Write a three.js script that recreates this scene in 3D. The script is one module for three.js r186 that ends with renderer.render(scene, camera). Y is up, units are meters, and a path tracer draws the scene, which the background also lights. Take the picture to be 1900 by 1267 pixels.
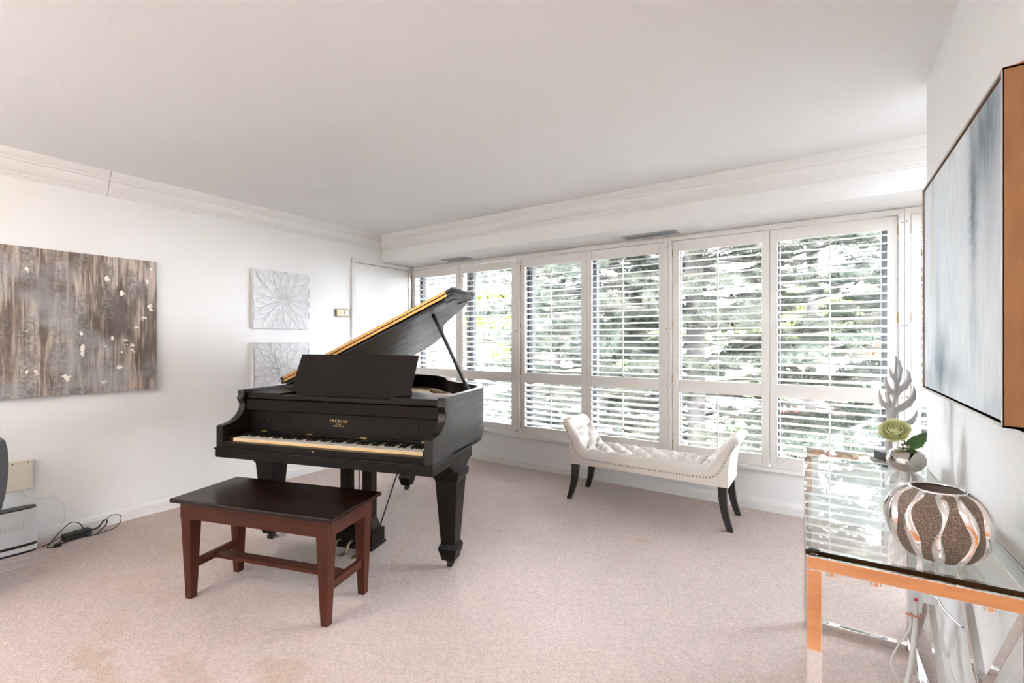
import * as THREE from 'three';
import { RoundedBoxGeometry } from 'three/addons/geometries/RoundedBoxGeometry.js';
import { mergeGeometries, mergeVertices, toCreasedNormals } from 'three/addons/utils/BufferGeometryUtils.js';
import { MarchingCubes } from 'three/addons/objects/MarchingCubes.js';
import { FontLoader } from 'three/addons/loaders/FontLoader.js';
import { TextGeometry } from 'three/addons/geometries/TextGeometry.js';

// ---------------------------------------------------------------- camera, sky, exposure
const scene = new THREE.Scene();
const camera = new THREE.PerspectiveCamera(2 * Math.atan(633.5 / 866.7) * 180 / Math.PI, 1900 / 1267, 0.05, 300);
camera.position.set(0, 1.28, 0);
camera.rotation.y = 33.8 * Math.PI / 180;
camera.setViewOffset(1900, 1267, 0, 2.5, 1900, 1267);
const SKY = 46.0;
scene.background = new THREE.Color().setRGB(0.915 * SKY, 0.98 * SKY, 1.06 * SKY);     // even overcast
const renderer = new THREE.WebGLRenderer();
renderer.toneMapping = THREE.LinearToneMapping;
renderer.toneMappingExposure = 2.2;
renderer.shadowMap.enabled = true;

// ---------------------------------------------------------------- helpers
const V = (x, y, z) => new THREE.Vector3(x, y, z);
function rng(seed) { let s = seed | 0; return () => { s = (s + 0x6d2b79f5) | 0; let t = Math.imul(s ^ (s >>> 15), 1 | s); t = (t + Math.imul(t ^ (t >>> 7), 61 | t)) ^ t; return ((t ^ (t >>> 14)) >>> 0) / 4294967296; }; }
const names = new Map();
function numbered(n) { const k = names.get(n) || 0; names.set(n, k + 1); return k ? n + '_' + String(k).padStart(3, '0') : n; }
function tag(o, label, category, group) { o.userData.label = label; o.userData.category = category; if (group) o.userData.group = group; return o; }
function shadowed(o) { o.traverse((m) => { if (m.isMesh) { m.castShadow = true; m.receiveShadow = true; } }); return o; }
function thing(name, label, category, pos = [0, 0, 0], turn = 0, group) {
  const o = new THREE.Group(); o.name = numbered(name); o.position.set(...pos); o.rotation.y = turn; scene.add(o); return tag(o, label, category, group);
}
function part(name, geo, mat, parent) { const m = new THREE.Mesh(Array.isArray(geo) ? merge(geo) : geo, mat); m.name = name; m.castShadow = m.receiveShadow = true; parent.add(m); return m; }
function solo(name, geo, mat, label, category, group) { const m = part(numbered(name), geo, mat, scene); return tag(m, label, category, group); }
function struct(name, geo, mat, label) { const m = part(name, geo, mat, scene); m.userData.kind = 'structure'; if (label) m.userData.label = label; return m; }
function clean(g) { const n = g.index ? g.toNonIndexed() : g; for (const k of Object.keys(n.attributes)) if (!['position', 'normal', 'uv'].includes(k)) n.deleteAttribute(k); return n; }
function merge(list) { return list.length === 1 ? list[0] : mergeGeometries(list.map(clean)); }
// texture coordinates in metres, by the way each face points; long = axis that runs along u
function uvm(g, swap = false) {
  const n = g.index ? g.toNonIndexed() : g; if (!n.attributes.normal) n.computeVertexNormals();
  const p = n.attributes.position, uv = new Float32Array(p.count * 2), a = V(0, 0, 0), b = V(0, 0, 0), c = V(0, 0, 0);
  for (let i = 0; i < p.count; i += 3) {
    a.fromBufferAttribute(p, i); b.fromBufferAttribute(p, i + 1); c.fromBufferAttribute(p, i + 2);
    const m = b.clone().sub(a).cross(c.clone().sub(a)), x = Math.abs(m.x), y = Math.abs(m.y), z = Math.abs(m.z);
    for (let k = 0; k < 3; k++) {
      const q = [a, b, c][k]; let u, v;
      if (x > y && x > z) { u = q.z; v = q.y; } else if (y > z) { u = q.x; v = q.z; } else { u = q.x; v = q.y; }
      uv[(i + k) * 2] = swap ? v : u; uv[(i + k) * 2 + 1] = swap ? u : v;
    }
  }
  n.setAttribute('uv', new THREE.BufferAttribute(uv, 2)); return n;
}
function box(x0, x1, y0, y1, z0, z1, r = 0) {
  const w = x1 - x0, h = y1 - y0, d = z1 - z0;
  const g = r > 0 ? new RoundedBoxGeometry(w, h, d, 1, Math.min(r, w / 2.01, h / 2.01, d / 2.01)) : new THREE.BoxGeometry(w, h, d);
  g.translate((x0 + x1) / 2, (y0 + y1) / 2, (z0 + z1) / 2); return uvm(g);
}
function cyl(r0, r1, h, seg = 20) { return new THREE.CylinderGeometry(r1, r0, h, seg); }       // r0 bottom, r1 top
function at(g, x, y, z) { g.translate(x, y, z); return g; }
function rod(a, b, r, seg = 10, r2 = r) {
  const d = b.clone().sub(a), g = new THREE.CylinderGeometry(r2, r, d.length(), seg);
  g.applyQuaternion(new THREE.Quaternion().setFromUnitVectors(V(0, 1, 0), d.clone().normalize())); const m = a.clone().add(b).multiplyScalar(0.5); return at(g, m.x, m.y, m.z);
}
function bar(a, b, w, h, side) {                    // square bar from a to b; side = direction of its width
  const d = b.clone().sub(a), L = d.length(), f = d.normalize(), s = side.clone().sub(f.clone().multiplyScalar(side.dot(f))).normalize(), u = f.clone().cross(s);
  const g = new RoundedBoxGeometry(w, L, h, 1, Math.min(w, h) * 0.08); g.applyMatrix4(new THREE.Matrix4().makeBasis(s, f, u.negate())); const m = a.clone().add(b).multiplyScalar(0.5); return at(g, m.x, m.y, m.z);
}
function tube(pts, r, seg = 40, rad = 8) { return new THREE.TubeGeometry(new THREE.CatmullRomCurve3(pts.map((p) => V(...p))), seg, r, rad); }
function shapeOf(pts) { const s = new THREE.Shape(); pts.forEach(([x, y], i) => (i ? s.lineTo(x, y) : s.moveTo(x, y))); s.closePath(); return s; }
function extrude(pts, depth, bevel = 0, seg = 1) { return new THREE.ExtrudeGeometry(pts.isShape ? pts : shapeOf(pts), { depth: depth - 2 * bevel, bevelEnabled: bevel > 0, bevelThickness: bevel, bevelSize: bevel, bevelOffset: -bevel, bevelSegments: seg, curveSegments: 16 }).translate(0, 0, bevel); }
function spline(pts, n, closed = false) { return new THREE.CatmullRomCurve3(pts.map(([x, y]) => V(x, y, 0)), closed, 'centripetal').getPoints(n).map((p) => [p.x, p.y]); }
function sweepProfile(profile, length) {            // profile in (out, up); runs along +x, out = +z
  const g = extrude(profile, length, 0); g.applyMatrix4(new THREE.Matrix4().makeBasis(V(0, 0, 1), V(0, 1, 0), V(-1, 0, 0))); g.translate(length, 0, 0); return g;
}
// noise
function hash(x, y, s) { let h = Math.imul(x, 374761393) + Math.imul(y, 668265263) + Math.imul(s, 974634721); h = Math.imul(h ^ (h >>> 13), 1274126177); return ((h ^ (h >>> 16)) >>> 0) / 4294967296; }
function vnoise(x, y, px, py, s) {
  const ix = Math.floor(x), iy = Math.floor(y), fx = x - ix, fy = y - iy, u = fx * fx * (3 - 2 * fx), v = fy * fy * (3 - 2 * fy);
  const w = (a, p) => ((a % p) + p) % p, h = (i, j) => hash(w(ix + i, px), w(iy + j, py), s);
  return (h(0, 0) * (1 - u) + h(1, 0) * u) * (1 - v) + (h(0, 1) * (1 - u) + h(1, 1) * u) * v;
}
function fbm(u, v, fx, fy, oct, s) { let a = 0, k = 0.5, t = 0; for (let o = 0; o < oct; o++) { a += k * vnoise(u * fx, v * fy, fx, fy, s + o * 17); t += k; k *= 0.5; fx *= 2; fy *= 2; } return a / t; }
function tex(w, h, f, srgb = true, size = null) {
  const d = new Uint8Array(w * h * 4);
  for (let y = 0; y < h; y++) for (let x = 0; x < w; x++) { const c = f((x + 0.5) / w, (y + 0.5) / h, x, y), o = (y * w + x) * 4; d[o] = Math.max(0, Math.min(255, c[0])); d[o + 1] = Math.max(0, Math.min(255, c[1])); d[o + 2] = Math.max(0, Math.min(255, c[2])); d[o + 3] = 255; }
  const t = new THREE.DataTexture(d, w, h); t.wrapS = t.wrapT = THREE.RepeatWrapping; t.magFilter = THREE.LinearFilter; t.minFilter = THREE.LinearMipmapLinearFilter; t.generateMipmaps = true;
  if (srgb) t.colorSpace = THREE.SRGBColorSpace; if (size) t.repeat.set(1 / size[0], 1 / size[1]); t.needsUpdate = true; return t;
}
const mix3 = (a, b, t) => [a[0] + (b[0] - a[0]) * t, a[1] + (b[1] - a[1]) * t, a[2] + (b[2] - a[2]) * t];
const cl = (x, a = 0, b = 1) => Math.max(a, Math.min(b, x)), ss = (x, a, b) => { const t = cl((x - a) / (b - a)); return t * t * (3 - 2 * t); };
const std = (o) => new THREE.MeshStandardMaterial(o), phy = (o) => new THREE.MeshPhysicalMaterial(o);
const lin = (r, g, b) => new THREE.Color().setRGB(r, g, b);

// ---------------------------------------------------------------- materials
const M = {};
{
  const peel = tex(256, 256, (u, v) => { const n = 255 * fbm(u, v, 32, 32, 2, 5); return [n, n, n]; }, false, [0.5, 0.5]);
  M.wall = std({ color: lin(0.84, 0.84, 0.83), roughness: 0.75, bumpMap: peel, bumpScale: 0.0006 });
  M.ceiling = std({ color: lin(0.90, 0.90, 0.895), roughness: 0.9, bumpMap: peel, bumpScale: 0.0006 });
  M.trim = std({ color: lin(0.80, 0.79, 0.77), roughness: 0.45 });
  M.shutter = std({ color: lin(0.78, 0.745, 0.70), roughness: 0.4 });
  M.louver = std({ color: lin(0.80, 0.79, 0.77), roughness: 0.38 });
  M.vent = std({ color: lin(0.42, 0.43, 0.43), roughness: 0.4, metalness: 0.3 });
  M.door = std({ color: lin(0.80, 0.80, 0.785), roughness: 0.42 });
  const spots = [[-2.35, -0.62, 0.16, 0.05, 0.9], [-2.05, -0.80, 0.12, 0.05, 0.7], [-1.72, -0.98, 0.10, 0.06, 0.9], [-1.55, -1.02, 0.06, 0.04, 0.6], [-2.62, -0.74, 0.10, 0.06, 0.5], [-0.95, -2.95, 0.05, 0.02, 0.8], [-1.85, -2.9, 0.06, 0.02, 0.5], [-2.95, -0.95, 0.25, 0.10, 0.4], [-3.2, -1.25, 0.3, 0.1, 0.35]];
  const carpet = tex(2048, 1280, (u, v, x, y) => {
    const X = u * 6.5 > 2.37 ? u * 6.5 - 6.5 : u * 6.5, Z = v * 4.06 - 4.06, f = hash(x, y, 3), g = fbm(u, v, 512, 320, 2, 9), c = fbm(u, v, 16, 10, 4, 21), k = 0.86 + 0.15 * (f - 0.5) + 0.10 * (g - 0.5) + 0.06 * (c - 0.5); let st = 0;
    for (const [sx, sz, a, d, w] of spots) { const r = Math.hypot((X - sx) / a, (Z - sz) / d); if (r < 2.5) st = Math.max(st, w * ss(fbm(u, v, 96, 60, 4, 77) + 0.25 - 0.42 * r, 0.1, 0.5)); }
    const b = mix3([206, 188, 179], [176, 144, 112], st * 0.34); return [b[0] * k + 20, b[1] * k + 19, b[2] * k + 19];
  }, true, [6.5, 4.06]);
  const pile = tex(512, 512, (u, v, x, y) => { const n = 150 * hash(x, y, 8) + 105 * fbm(u, v, 96, 96, 2, 4); return [n, n, n]; }, false, [0.9, 0.9]);
  M.carpet = phy({ map: carpet, roughness: 1, bumpMap: pile, bumpScale: 0.004, sheen: 0.25, sheenRoughness: 0.7, sheenColor: lin(0.6, 0.5, 0.46) });
  // ebonised wood, worn; grain runs along u
  const grain = (base, streak, seed, wear) => tex(512, 512, (u, v) => {
    const a = fbm(u, v, 4, 96, 4, seed), b = fbm(u, v, 3, 10, 3, seed + 40), f = fbm(u, v, 16, 220, 2, seed + 80), t = cl(0.55 * a + 0.35 * b + 0.3 * f - 0.1);
    const c = mix3(base, streak, t); const w = wear ? ss(fbm(u, v, 10, 40, 4, seed + 99), 0.62, 0.8) * wear : 0; return mix3(c, wear ? [96, 58, 34] : c, w * 0.35);
  }, true, [0.9, 0.9]);
  const rough = tex(512, 512, (u, v) => { const n = 95 + 110 * fbm(u, v, 3, 40, 5, 61) + 40 * fbm(u, v, 14, 14, 3, 12); return [n, n, n]; }, false, [0.9, 0.9]);
  M.ebony = phy({ map: grain([11, 9, 8], [28, 21, 18], 7, 0.2), roughnessMap: rough, roughness: 0.55, specularIntensity: 0.38 });
  M.ebonyRim = phy({ map: M.ebony.map, roughnessMap: rough, roughness: 0.58, specularIntensity: 0.8 });
  M.ebonyDesk = phy({ map: grain([17, 12, 10], [30, 21, 17], 17, 0), roughness: 0.6, specularIntensity: 0.28 });
  M.ebonyLid = phy({ map: grain([17, 17, 18], [34, 33, 33], 27, 0), roughnessMap: rough, roughness: 0.6, specularIntensity: 0.8 });
  M.brownEdge = phy({ map: grain([58, 34, 25], [92, 54, 37], 37, 0.4), roughness: 0.5 });
  M.mahogany = phy({ map: grain([44, 19, 12], [92, 43, 25], 3, 0.6), roughness: 0.42, specularIntensity: 0.45 });
  M.mahoganyTop = phy({ map: grain([18, 10, 8], [38, 20, 15], 13, 0.15), roughness: 0.24, specularIntensity: 0.55 });
  M.maple = phy({ map: tex(512, 512, (u, v) => { const a = fbm(u, v, 4, 40, 4, 91), b = fbm(u, v, 6, 6, 4, 92); return mix3([128, 84, 46], [172, 122, 76], cl(0.6 * a + 0.5 * b)); }, true, [0.6, 0.6]), roughness: 0.45 });
  M.oak = phy({ map: tex(512, 512, (u, v) => { const a = fbm(u, v, 4, 60, 4, 191), b = fbm(u, v, 3, 8, 3, 192); return mix3([150, 84, 36], [206, 134, 70], cl(0.65 * a + 0.4 * b)); }, true, [1.1, 0.8]), roughness: 0.32 });
  M.brass = std({ color: lin(0.78, 0.50, 0.17), metalness: 1, roughness: 0.32 });
  M.goldHinge = std({ color: lin(0.52, 0.27, 0.08), metalness: 0.7, roughness: 0.4 });
  M.agedBrass = std({ color: lin(0.42, 0.30, 0.15), metalness: 0.9, roughness: 0.45 });
  M.pedal = std({ color: lin(0.50, 0.40, 0.24), metalness: 1, roughness: 0.35 });
  M.goldPaint = std({ color: lin(0.62, 0.42, 0.18), metalness: 0.6, roughness: 0.5 });
  M.goldPlate = std({ color: lin(0.50, 0.36, 0.17), metalness: 0.35, roughness: 0.5 });
  M.ivory = phy({ color: lin(0.72, 0.68, 0.60), roughness: 0.3 });
  M.ivoryFront = phy({ color: lin(0.80, 0.55, 0.27), roughness: 0.4 });
  M.black = phy({ color: lin(0.012, 0.011, 0.011), roughness: 0.35 });
  M.blackMatte = std({ color: lin(0.015, 0.015, 0.016), roughness: 0.6 });
  M.frame = std({ color: lin(0.017, 0.019, 0.022), roughness: 0.45, metalness: 0.2 });
  M.chrome = std({ color: lin(0.88, 0.87, 0.86), metalness: 1, roughness: 0.035 });
  M.steel = std({ color: lin(0.72, 0.72, 0.72), metalness: 1, roughness: 0.16 });
  M.smoky = std({ color: lin(0.55, 0.53, 0.50), metalness: 1, roughness: 0.05 });
  M.silverPaint = phy({ color: lin(0.56, 0.55, 0.54), metalness: 0.35, roughness: 0.36 });
  M.pane = phy({ color: 0xffffff, transmission: 1, thickness: 0, roughness: 0, ior: 1.5, specularIntensity: 0.25 });
  M.glass = phy({ color: 0xffffff, transmission: 1, thickness: 0.012, roughness: 0, ior: 1.52, attenuationColor: lin(0.45, 0.80, 0.74), attenuationDistance: 0.18 });
  M.plastic = phy({ color: lin(0.74, 0.75, 0.76), roughness: 0.35 });
  M.beige = phy({ color: lin(0.70, 0.66, 0.54), roughness: 0.5 });
  M.thermo = phy({ color: lin(0.30, 0.245, 0.16), roughness: 0.4, metalness: 0.3 });
  M.cordWhite = std({ color: lin(0.70, 0.69, 0.66), roughness: 0.5 });
  const weave = tex(256, 256, (u, v, x, y) => { const n = 128 + 70 * Math.sin(x * Math.PI / 2) * Math.sin(y * Math.PI / 2) + 50 * (hash(x, y, 6) - 0.5); return [n, n, n]; }, false, [0.08, 0.08]);
  M.linen = phy({ color: lin(0.78, 0.73, 0.67), roughness: 0.95, bumpMap: weave, bumpScale: 0.0004, sheen: 0.3, sheenColor: lin(0.8, 0.75, 0.7) });
  M.greyFabric = phy({ color: lin(0.085, 0.09, 0.095), roughness: 0.95, bumpMap: weave, bumpScale: 0.0005 });
  M.nail = std({ color: lin(0.22, 0.17, 0.13), metalness: 0.9, roughness: 0.4 });
  M.plaster = std({ color: lin(0.74, 0.745, 0.755), roughness: 0.7 });
}

// ---------------------------------------------------------------- the room
const XL = -4.13, XR = 0.38, ZW = -3.98, H = 2.43, XE = 2.3, ZB = 3.2;
const XH = -0.9;                                   // unseen oak hall floor begins here, out of view, mirrored orange in the chrome
struct('floor', merge([uvm(box(XL, XE, -0.25, 0, ZW, -0.25)), uvm(box(XL, XH, -0.25, 0, -0.25, ZB))]), M.carpet, 'pinkish beige wall to wall carpet');
{
  const f = struct('floor_hall', box(XH, XE, -0.25, -0.02, -0.25, ZB), M.blackMatte, 'unseen warm oak strip floor of the hall behind the camera');
  for (let i = 0; i < 40; i++) { const z0 = -0.25 + i * 0.08625, g = box(XH, XE, -0.02, 0, z0 + 0.001, z0 + 0.0855, 0.002); g.attributes.uv.array.forEach((_, k, a) => { if (k % 2 === 0) a[k] += i * 0.37; }); part('floor_board', g, M.oak, f); }
}
struct('ceiling', box(XL - 0.2, XE + 0.2, H, H + 0.2, ZW - 0.3, ZB + 0.2), M.ceiling, 'smooth white ceiling');
struct('ceiling_soffit', box(XL, XE, 2.15, H, ZW - 0.3, -3.55), M.wall, 'white dropped soffit above the shutters');
struct('wall_left', box(XL - 0.2, XL, -0.25, H, ZW - 0.3, ZB), M.wall, 'long white wall with the hanging canvases');
struct('wall_back', box(XL - 0.2, XE + 0.2, -0.25, H, ZB, ZB + 0.2), M.wall);
struct('wall_end', box(XE, XE + 0.2, -0.25, H, ZW - 0.3, ZB), M.wall);
struct('wall_right', box(XR, XR + 0.14, 0, H, -2.775, -1.25), M.wall, 'short white wall behind the glass console table');
struct('wall_window', box(XL, XE, -0.25, 0.30, ZW - 0.22, ZW), M.wall, 'low white wall under the windows');
// window ledge
struct('trim_1', box(XL, XE, 0.30, 0.325, ZW - 0.2, ZW + 0.03, 0.004), M.trim, 'white ledge under the shutters');
// crown mouldings
const crown = [[0, 0], [0, -0.150], [0.010, -0.150], [0.014, -0.138], [0.022, -0.136], [0.024, -0.126], [0.034, -0.118], [0.048, -0.100], [0.056, -0.080], [0.060, -0.060], [0.070, -0.056], [0.072, -0.046], [0.082, -0.036], [0.092, -0.020], [0.098, -0.012], [0.100, 0]];
{
  const run = (L) => toCreasedNormals(sweepProfile(crown, L), 0.5);
  const c1 = struct('trim_2', run(ZB + 1.1235).rotateY(Math.PI / 2).translate(XL, H, ZB), M.trim, 'white crown moulding along the long left wall');
  c1.rotation.set(0, 0, 0);
  struct('trim_3', run(3.55 - 1.1265).rotateY(Math.PI / 2).translate(XL, H, -1.1265), M.trim, 'white crown moulding from the seam to the corner');
  struct('trim_4', run(XE - XL).translate(XL, H, -3.55), M.trim, 'white crown moulding across the soffit');
}
// baseboards
{
  const prof = [[0, 0], [0.016, 0], [0.016, 0.055], [0.013, 0.060], [0.013, 0.066], [0.008, 0.080], [0.004, 0.088], [0, 0.088]];
  const run = (L) => toCreasedNormals(sweepProfile(prof, L), 0.5);
  struct('baseboard_left', run(ZB + 3.13).rotateY(Math.PI / 2).translate(XL, 0, ZB), M.trim);
  struct('baseboard_window', run(XE - XL).translate(XL, 0, ZW), M.trim);
  struct('baseboard_right', run(1.525).rotateY(-Math.PI / 2).translate(XR, 0, -2.775), M.trim);
}
// closet door on the left wall
{
  const d = new THREE.Group(); d.name = 'door_1'; d.userData.kind = 'structure'; d.userData.label = 'flat white closet door beside the shutters'; scene.add(d);
  part('door_leaf', box(XL - 0.01, XL + 0.012, 0.008, 2.098, -3.925, -3.178, 0.003), M.door, d);
  part('casing', [box(XL, XL + 0.022, 0, 2.125, -3.172, -3.130, 0.004), box(XL, XL + 0.022, 2.104, 2.146, -3.96, -3.130, 0.004), box(XL, XL + 0.022, 0, 2.104, -3.965, -3.931, 0.004)], M.trim, d);
  for (const y of [1.93, 1.05, 0.25]) part('hinge', rod(V(XL + 0.018, y - 0.04, -3.928), V(XL + 0.018, y + 0.04, -3.928), 0.006), M.trim, d);
}
// windows behind the shutters
const WX = [-4.10, -3.325, -2.545, -1.835, -1.065, -0.33, 0.372, 1.17, 1.95];
for (let i = 0; i < 8; i++) {
  const w = new THREE.Group(); w.name = 'window_' + (i + 1); w.userData.kind = 'structure'; w.userData.label = 'tall window in a black metal frame'; scene.add(w);
  const a = WX[i] + 0.004, b = WX[i + 1] - 0.004, z0 = ZW - 0.19, z1 = ZW - 0.13, t = 0.042;
  part('window_frame', [box(a, a + t, 0.325, 2.15, z0, z1, 0.004), box(b - t, b, 0.325, 2.15, z0, z1, 0.004), box(a + t, b - t, 0.325, 0.325 + t, z0, z1, 0.004), box(a + t, b - t, 2.15 - t, 2.15, z0, z1, 0.004), box(a + t, b - t, 0.88, 0.915, z0, z1, 0.004)], M.frame, w);
  for (const [y0, y1] of [[0.367, 0.88], [0.915, 2.108]]) part('pane', new THREE.PlaneGeometry(b - a - 2 * t, y1 - y0).translate((a + b) / 2, (y0 + y1) / 2, z0 + 0.03), M.pane, w);
}
struct('wall_jamb', [box(WX[8], XE, 0.325, 2.15, ZW - 0.22, ZW - 0.05), box(XL, WX[0], 0.325, 2.15, ZW - 0.22, ZW - 0.05)], M.trim);
// shutter surround: header strip and posts
struct('trim_5', box(XL, XE, 2.108, 2.148, ZW - 0.05, ZW, 0.002), M.shutter, 'cream header strip above the shutters');
[-2.60, -1.09, 0.435].forEach((x, i) => {
  const g = new THREE.Group(); g.name = 'trim_' + (6 + i); g.userData.kind = 'structure'; g.userData.label = 'narrow cream post between folding shutters'; scene.add(g);
  for (const s of [-1, 1]) {
    const pts = [[x + s * 0.0008, 0.325], [x + s * 0.030, 0.325], [x + s * 0.030, 2.118], [x + s * 0.0008, 2.146]];
    part('post_strip', uvm(extrude(s > 0 ? pts : pts.reverse(), 0.052, 0.001).translate(0, 0, ZW - 0.046)), M.shutter, g);
    for (const y of [2.055, 1.375, 0.905, 0.36]) part('screw', cyl(0.0045, 0.0045, 0.004, 10).rotateX(Math.PI / 2).translate(x + s * 0.011, y + s * 0.003, ZW + 0.007), M.nail, g);
  }
});
// plantation shutters
{
  const spans = [[-4.118, -3.384, 'L'], [-3.379, -2.634, 'R'], [-2.566, -1.846, 'L'], [-1.841, -1.124, 'R'], [-1.056, -0.347, 'L'], [-0.342, 0.401, 'R'], [0.469, 1.200, 'L'], [1.205, 1.935, 'R']];
  const labels = ['cream louvred shutter panel beside the closet door, over brick wall', 'cream louvred shutter panel behind the raised piano lid and prop', 'cream louvred shutter panel just right of the piano, left of its pair', 'cream louvred shutter panel behind left end of the tufted bench', 'cream louvred shutter panel behind right end of tufted bench, nearly level slats', 'widest looking cream louvred shutter panel, left of the leaf sculpture', 'cream louvred shutter panel cut off by the right wall', 'cream louvred shutter panel out of sight behind the right wall'];
  const up = [12, 11, 11, 10, 3, 11, 11, 11], lo = [11, 11, 14, 14, 3, 4, 11, 11];
  spans.forEach(([a, b, side], i) => {
    const p = thing('shutter_panel', labels[i], 'shutter', [a, 0.329, ZW - 0.03], 0, 'shutters along the window wall');
    const W = b - a, T = 0.028, st = 0.050, y = (v) => v - 0.329, top = 2.104;
    part('stile', box(0, st, y(0.329), y(top), -T / 2, T / 2, 0.003), M.shutter, p); part('stile', box(W - st, W, y(0.329), y(top), -T / 2, T / 2, 0.003), M.shutter, p);
    part('top_rail', box(st, W - st, y(2.018), y(top), -T / 2 + 0.002, T / 2 - 0.001, 0.002), M.shutter, p);
    part('middle_rail', box(st, W - st, y(0.852), y(0.952), -T / 2 + 0.002, T / 2 - 0.001, 0.002), M.shutter, p);
    part('bottom_rail', box(st, W - st, y(0.329), y(0.412), -T / 2 + 0.002, T / 2 - 0.001, 0.002), M.shutter, p);
    const L = W - 2 * st - 0.004, lg = new THREE.CylinderGeometry(0.5, 0.5, L, 14).rotateZ(Math.PI / 2).scale(1, 0.0115, 0.064);
    const row = (y0, y1, n, deg) => {
      for (let k = 0; k < n; k++) { const m = part('louver', lg, M.louver, p); m.position.set(W / 2, y(y0 + (k + 0.5) * (y1 - y0) / n), 0); m.rotation.x = deg * Math.PI / 180; }
      const zz = 0.033 * Math.cos(deg * Math.PI / 180), dy = -0.033 * Math.sin(deg * Math.PI / 180);
      part('tilt_rod', box(W / 2 - 0.005, W / 2 + 0.005, y(y0) + 0.012 + dy, y(y1) - 0.012 + dy, zz, zz + 0.009, 0.002), M.louver, p);
    };
    row(0.955, 2.015, 19, up[i]); row(0.415, 0.849, 8, lo[i]);
    for (const yy of [2.01, 1.43, 0.96, 0.42]) part('hinge', [rod(V(side === 'L' ? -0.003 : W + 0.003, y(yy) - 0.032, T / 2 + 0.002), V(side === 'L' ? -0.003 : W + 0.003, y(yy) + 0.032, T / 2 + 0.002), 0.0045, 8)], M.agedBrass, p);
  });
}
// air vents in the soffit
for (const [x0, x1, z0, z1, lab] of [[-3.44, -3.10, -3.90, -3.76, 'small slotted air vent in the soffit near the closet door'], [-1.42, -0.98, -3.91, -3.77, 'white rectangular air vent in the soffit above the bench']]) {
  const v = thing('ceiling_vent', lab, 'vent', [(x0 + x1) / 2, 2.15, (z0 + z1) / 2]), w = (x1 - x0) / 2, d = (z1 - z0) / 2;
  part('vent_frame', [box(-w, w, -0.008, 0, -d, -d + 0.02, 0.002), box(-w, w, -0.008, 0, d - 0.02, d, 0.002), box(-w, -w + 0.02, -0.008, 0, -d + 0.02, d - 0.02, 0.002), box(w - 0.02, w, -0.008, 0, -d + 0.02, d - 0.02, 0.002)], M.vent, v);
  part('vent_back', box(-w + 0.02, w - 0.02, -0.0015, 0, -d + 0.02, d - 0.02), M.vent, v);
  for (let k = 0; k < 5; k++) { const s = part('slat', box(-w + 0.021, w - 0.021, -0.0015, 0.0015, -0.007, 0.007), M.vent, v); s.position.set(0, -0.007, -d + 0.03 + k * (2 * d - 0.06) / 4); s.rotation.x = 0.5; }
}
// unseen ceiling lamps behind the camera, placed to warm the near carpet
function unseenCeilingLamp(x, z, power, lab) {
  const l = thing('unseen_ceiling_lamp', lab, 'lamp', [x, H, z]);
  part('lamp_base', at(cyl(0.16, 0.17, 0.03, 32), 0, -0.015, 0), M.brass, l);
  const dome = new THREE.SphereGeometry(0.15, 32, 12, 0, Math.PI * 2, Math.PI / 2, Math.PI / 2).scale(1, 0.6, 1).translate(0, -0.03, 0);
  part('lamp_shade', dome, std({ color: lin(0.9, 0.85, 0.75), emissive: lin(1, 0.68, 0.36), emissiveIntensity: 3, roughness: 0.5 }), l);
  const p = new THREE.PointLight(lin(1, 0.70, 0.42), power); p.position.set(x, H - 0.10, z); p.castShadow = true; p.shadow.radius = 4; scene.add(p);
}
unseenCeilingLamp(-2.6, 0.7, 1.4, 'unseen warm dome lamp on the ceiling behind the camera, left');
unseenCeilingLamp(0.5, 1.5, 0.5, 'unseen warm dome lamp on the hall ceiling behind the camera');
// fill uplighters added out of view to brighten the ceiling and the room
for (const [x, z, cd, cone, lab] of [[0.90, -1.80, 34, 0.95, 'added uplighter fill lamp hidden round the end of the right wall'], [-3.2, 2.6, 8.5, 1.46, 'added uplighter fill lamp behind the camera, near the left wall'], [-1.5, 2.7, 8.5, 1.46, 'added uplighter fill lamp behind the camera, near the back wall']]) {
  const l = thing('added_fill_lamp', lab, 'lamp', [x, 0, z], 0, 'added uplighter fill lamps');
  part('base', at(cyl(0.15, 0.15, 0.02, 32), 0, 0.01, 0), M.steel, l); part('pole', at(cyl(0.012, 0.012, 1.50, 14), 0, 0.77, 0), M.steel, l);
  part('bowl', new THREE.LatheGeometry([[0.02, 1.52], [0.10, 1.53], [0.16, 1.55], [0.20, 1.58]].map(([a, b]) => new THREE.Vector2(a, b)), 40), M.trim, l);
  part('bulb', at(new THREE.SphereGeometry(0.035, 20, 14), 0, 1.565, 0), std({ color: lin(1, 1, 1), emissive: lin(1, 0.96, 0.9), emissiveIntensity: 4 }), l);
  const p = new THREE.SpotLight(lin(0.88, 0.97, 1.08), cd, 0, cone, cone < 1 ? 0.6 : 0.25, 2); p.position.set(x, 1.62, z); p.target.position.set(x, 3, z); p.castShadow = true; p.shadow.radius = 4; scene.add(p, p.target);
}
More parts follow.
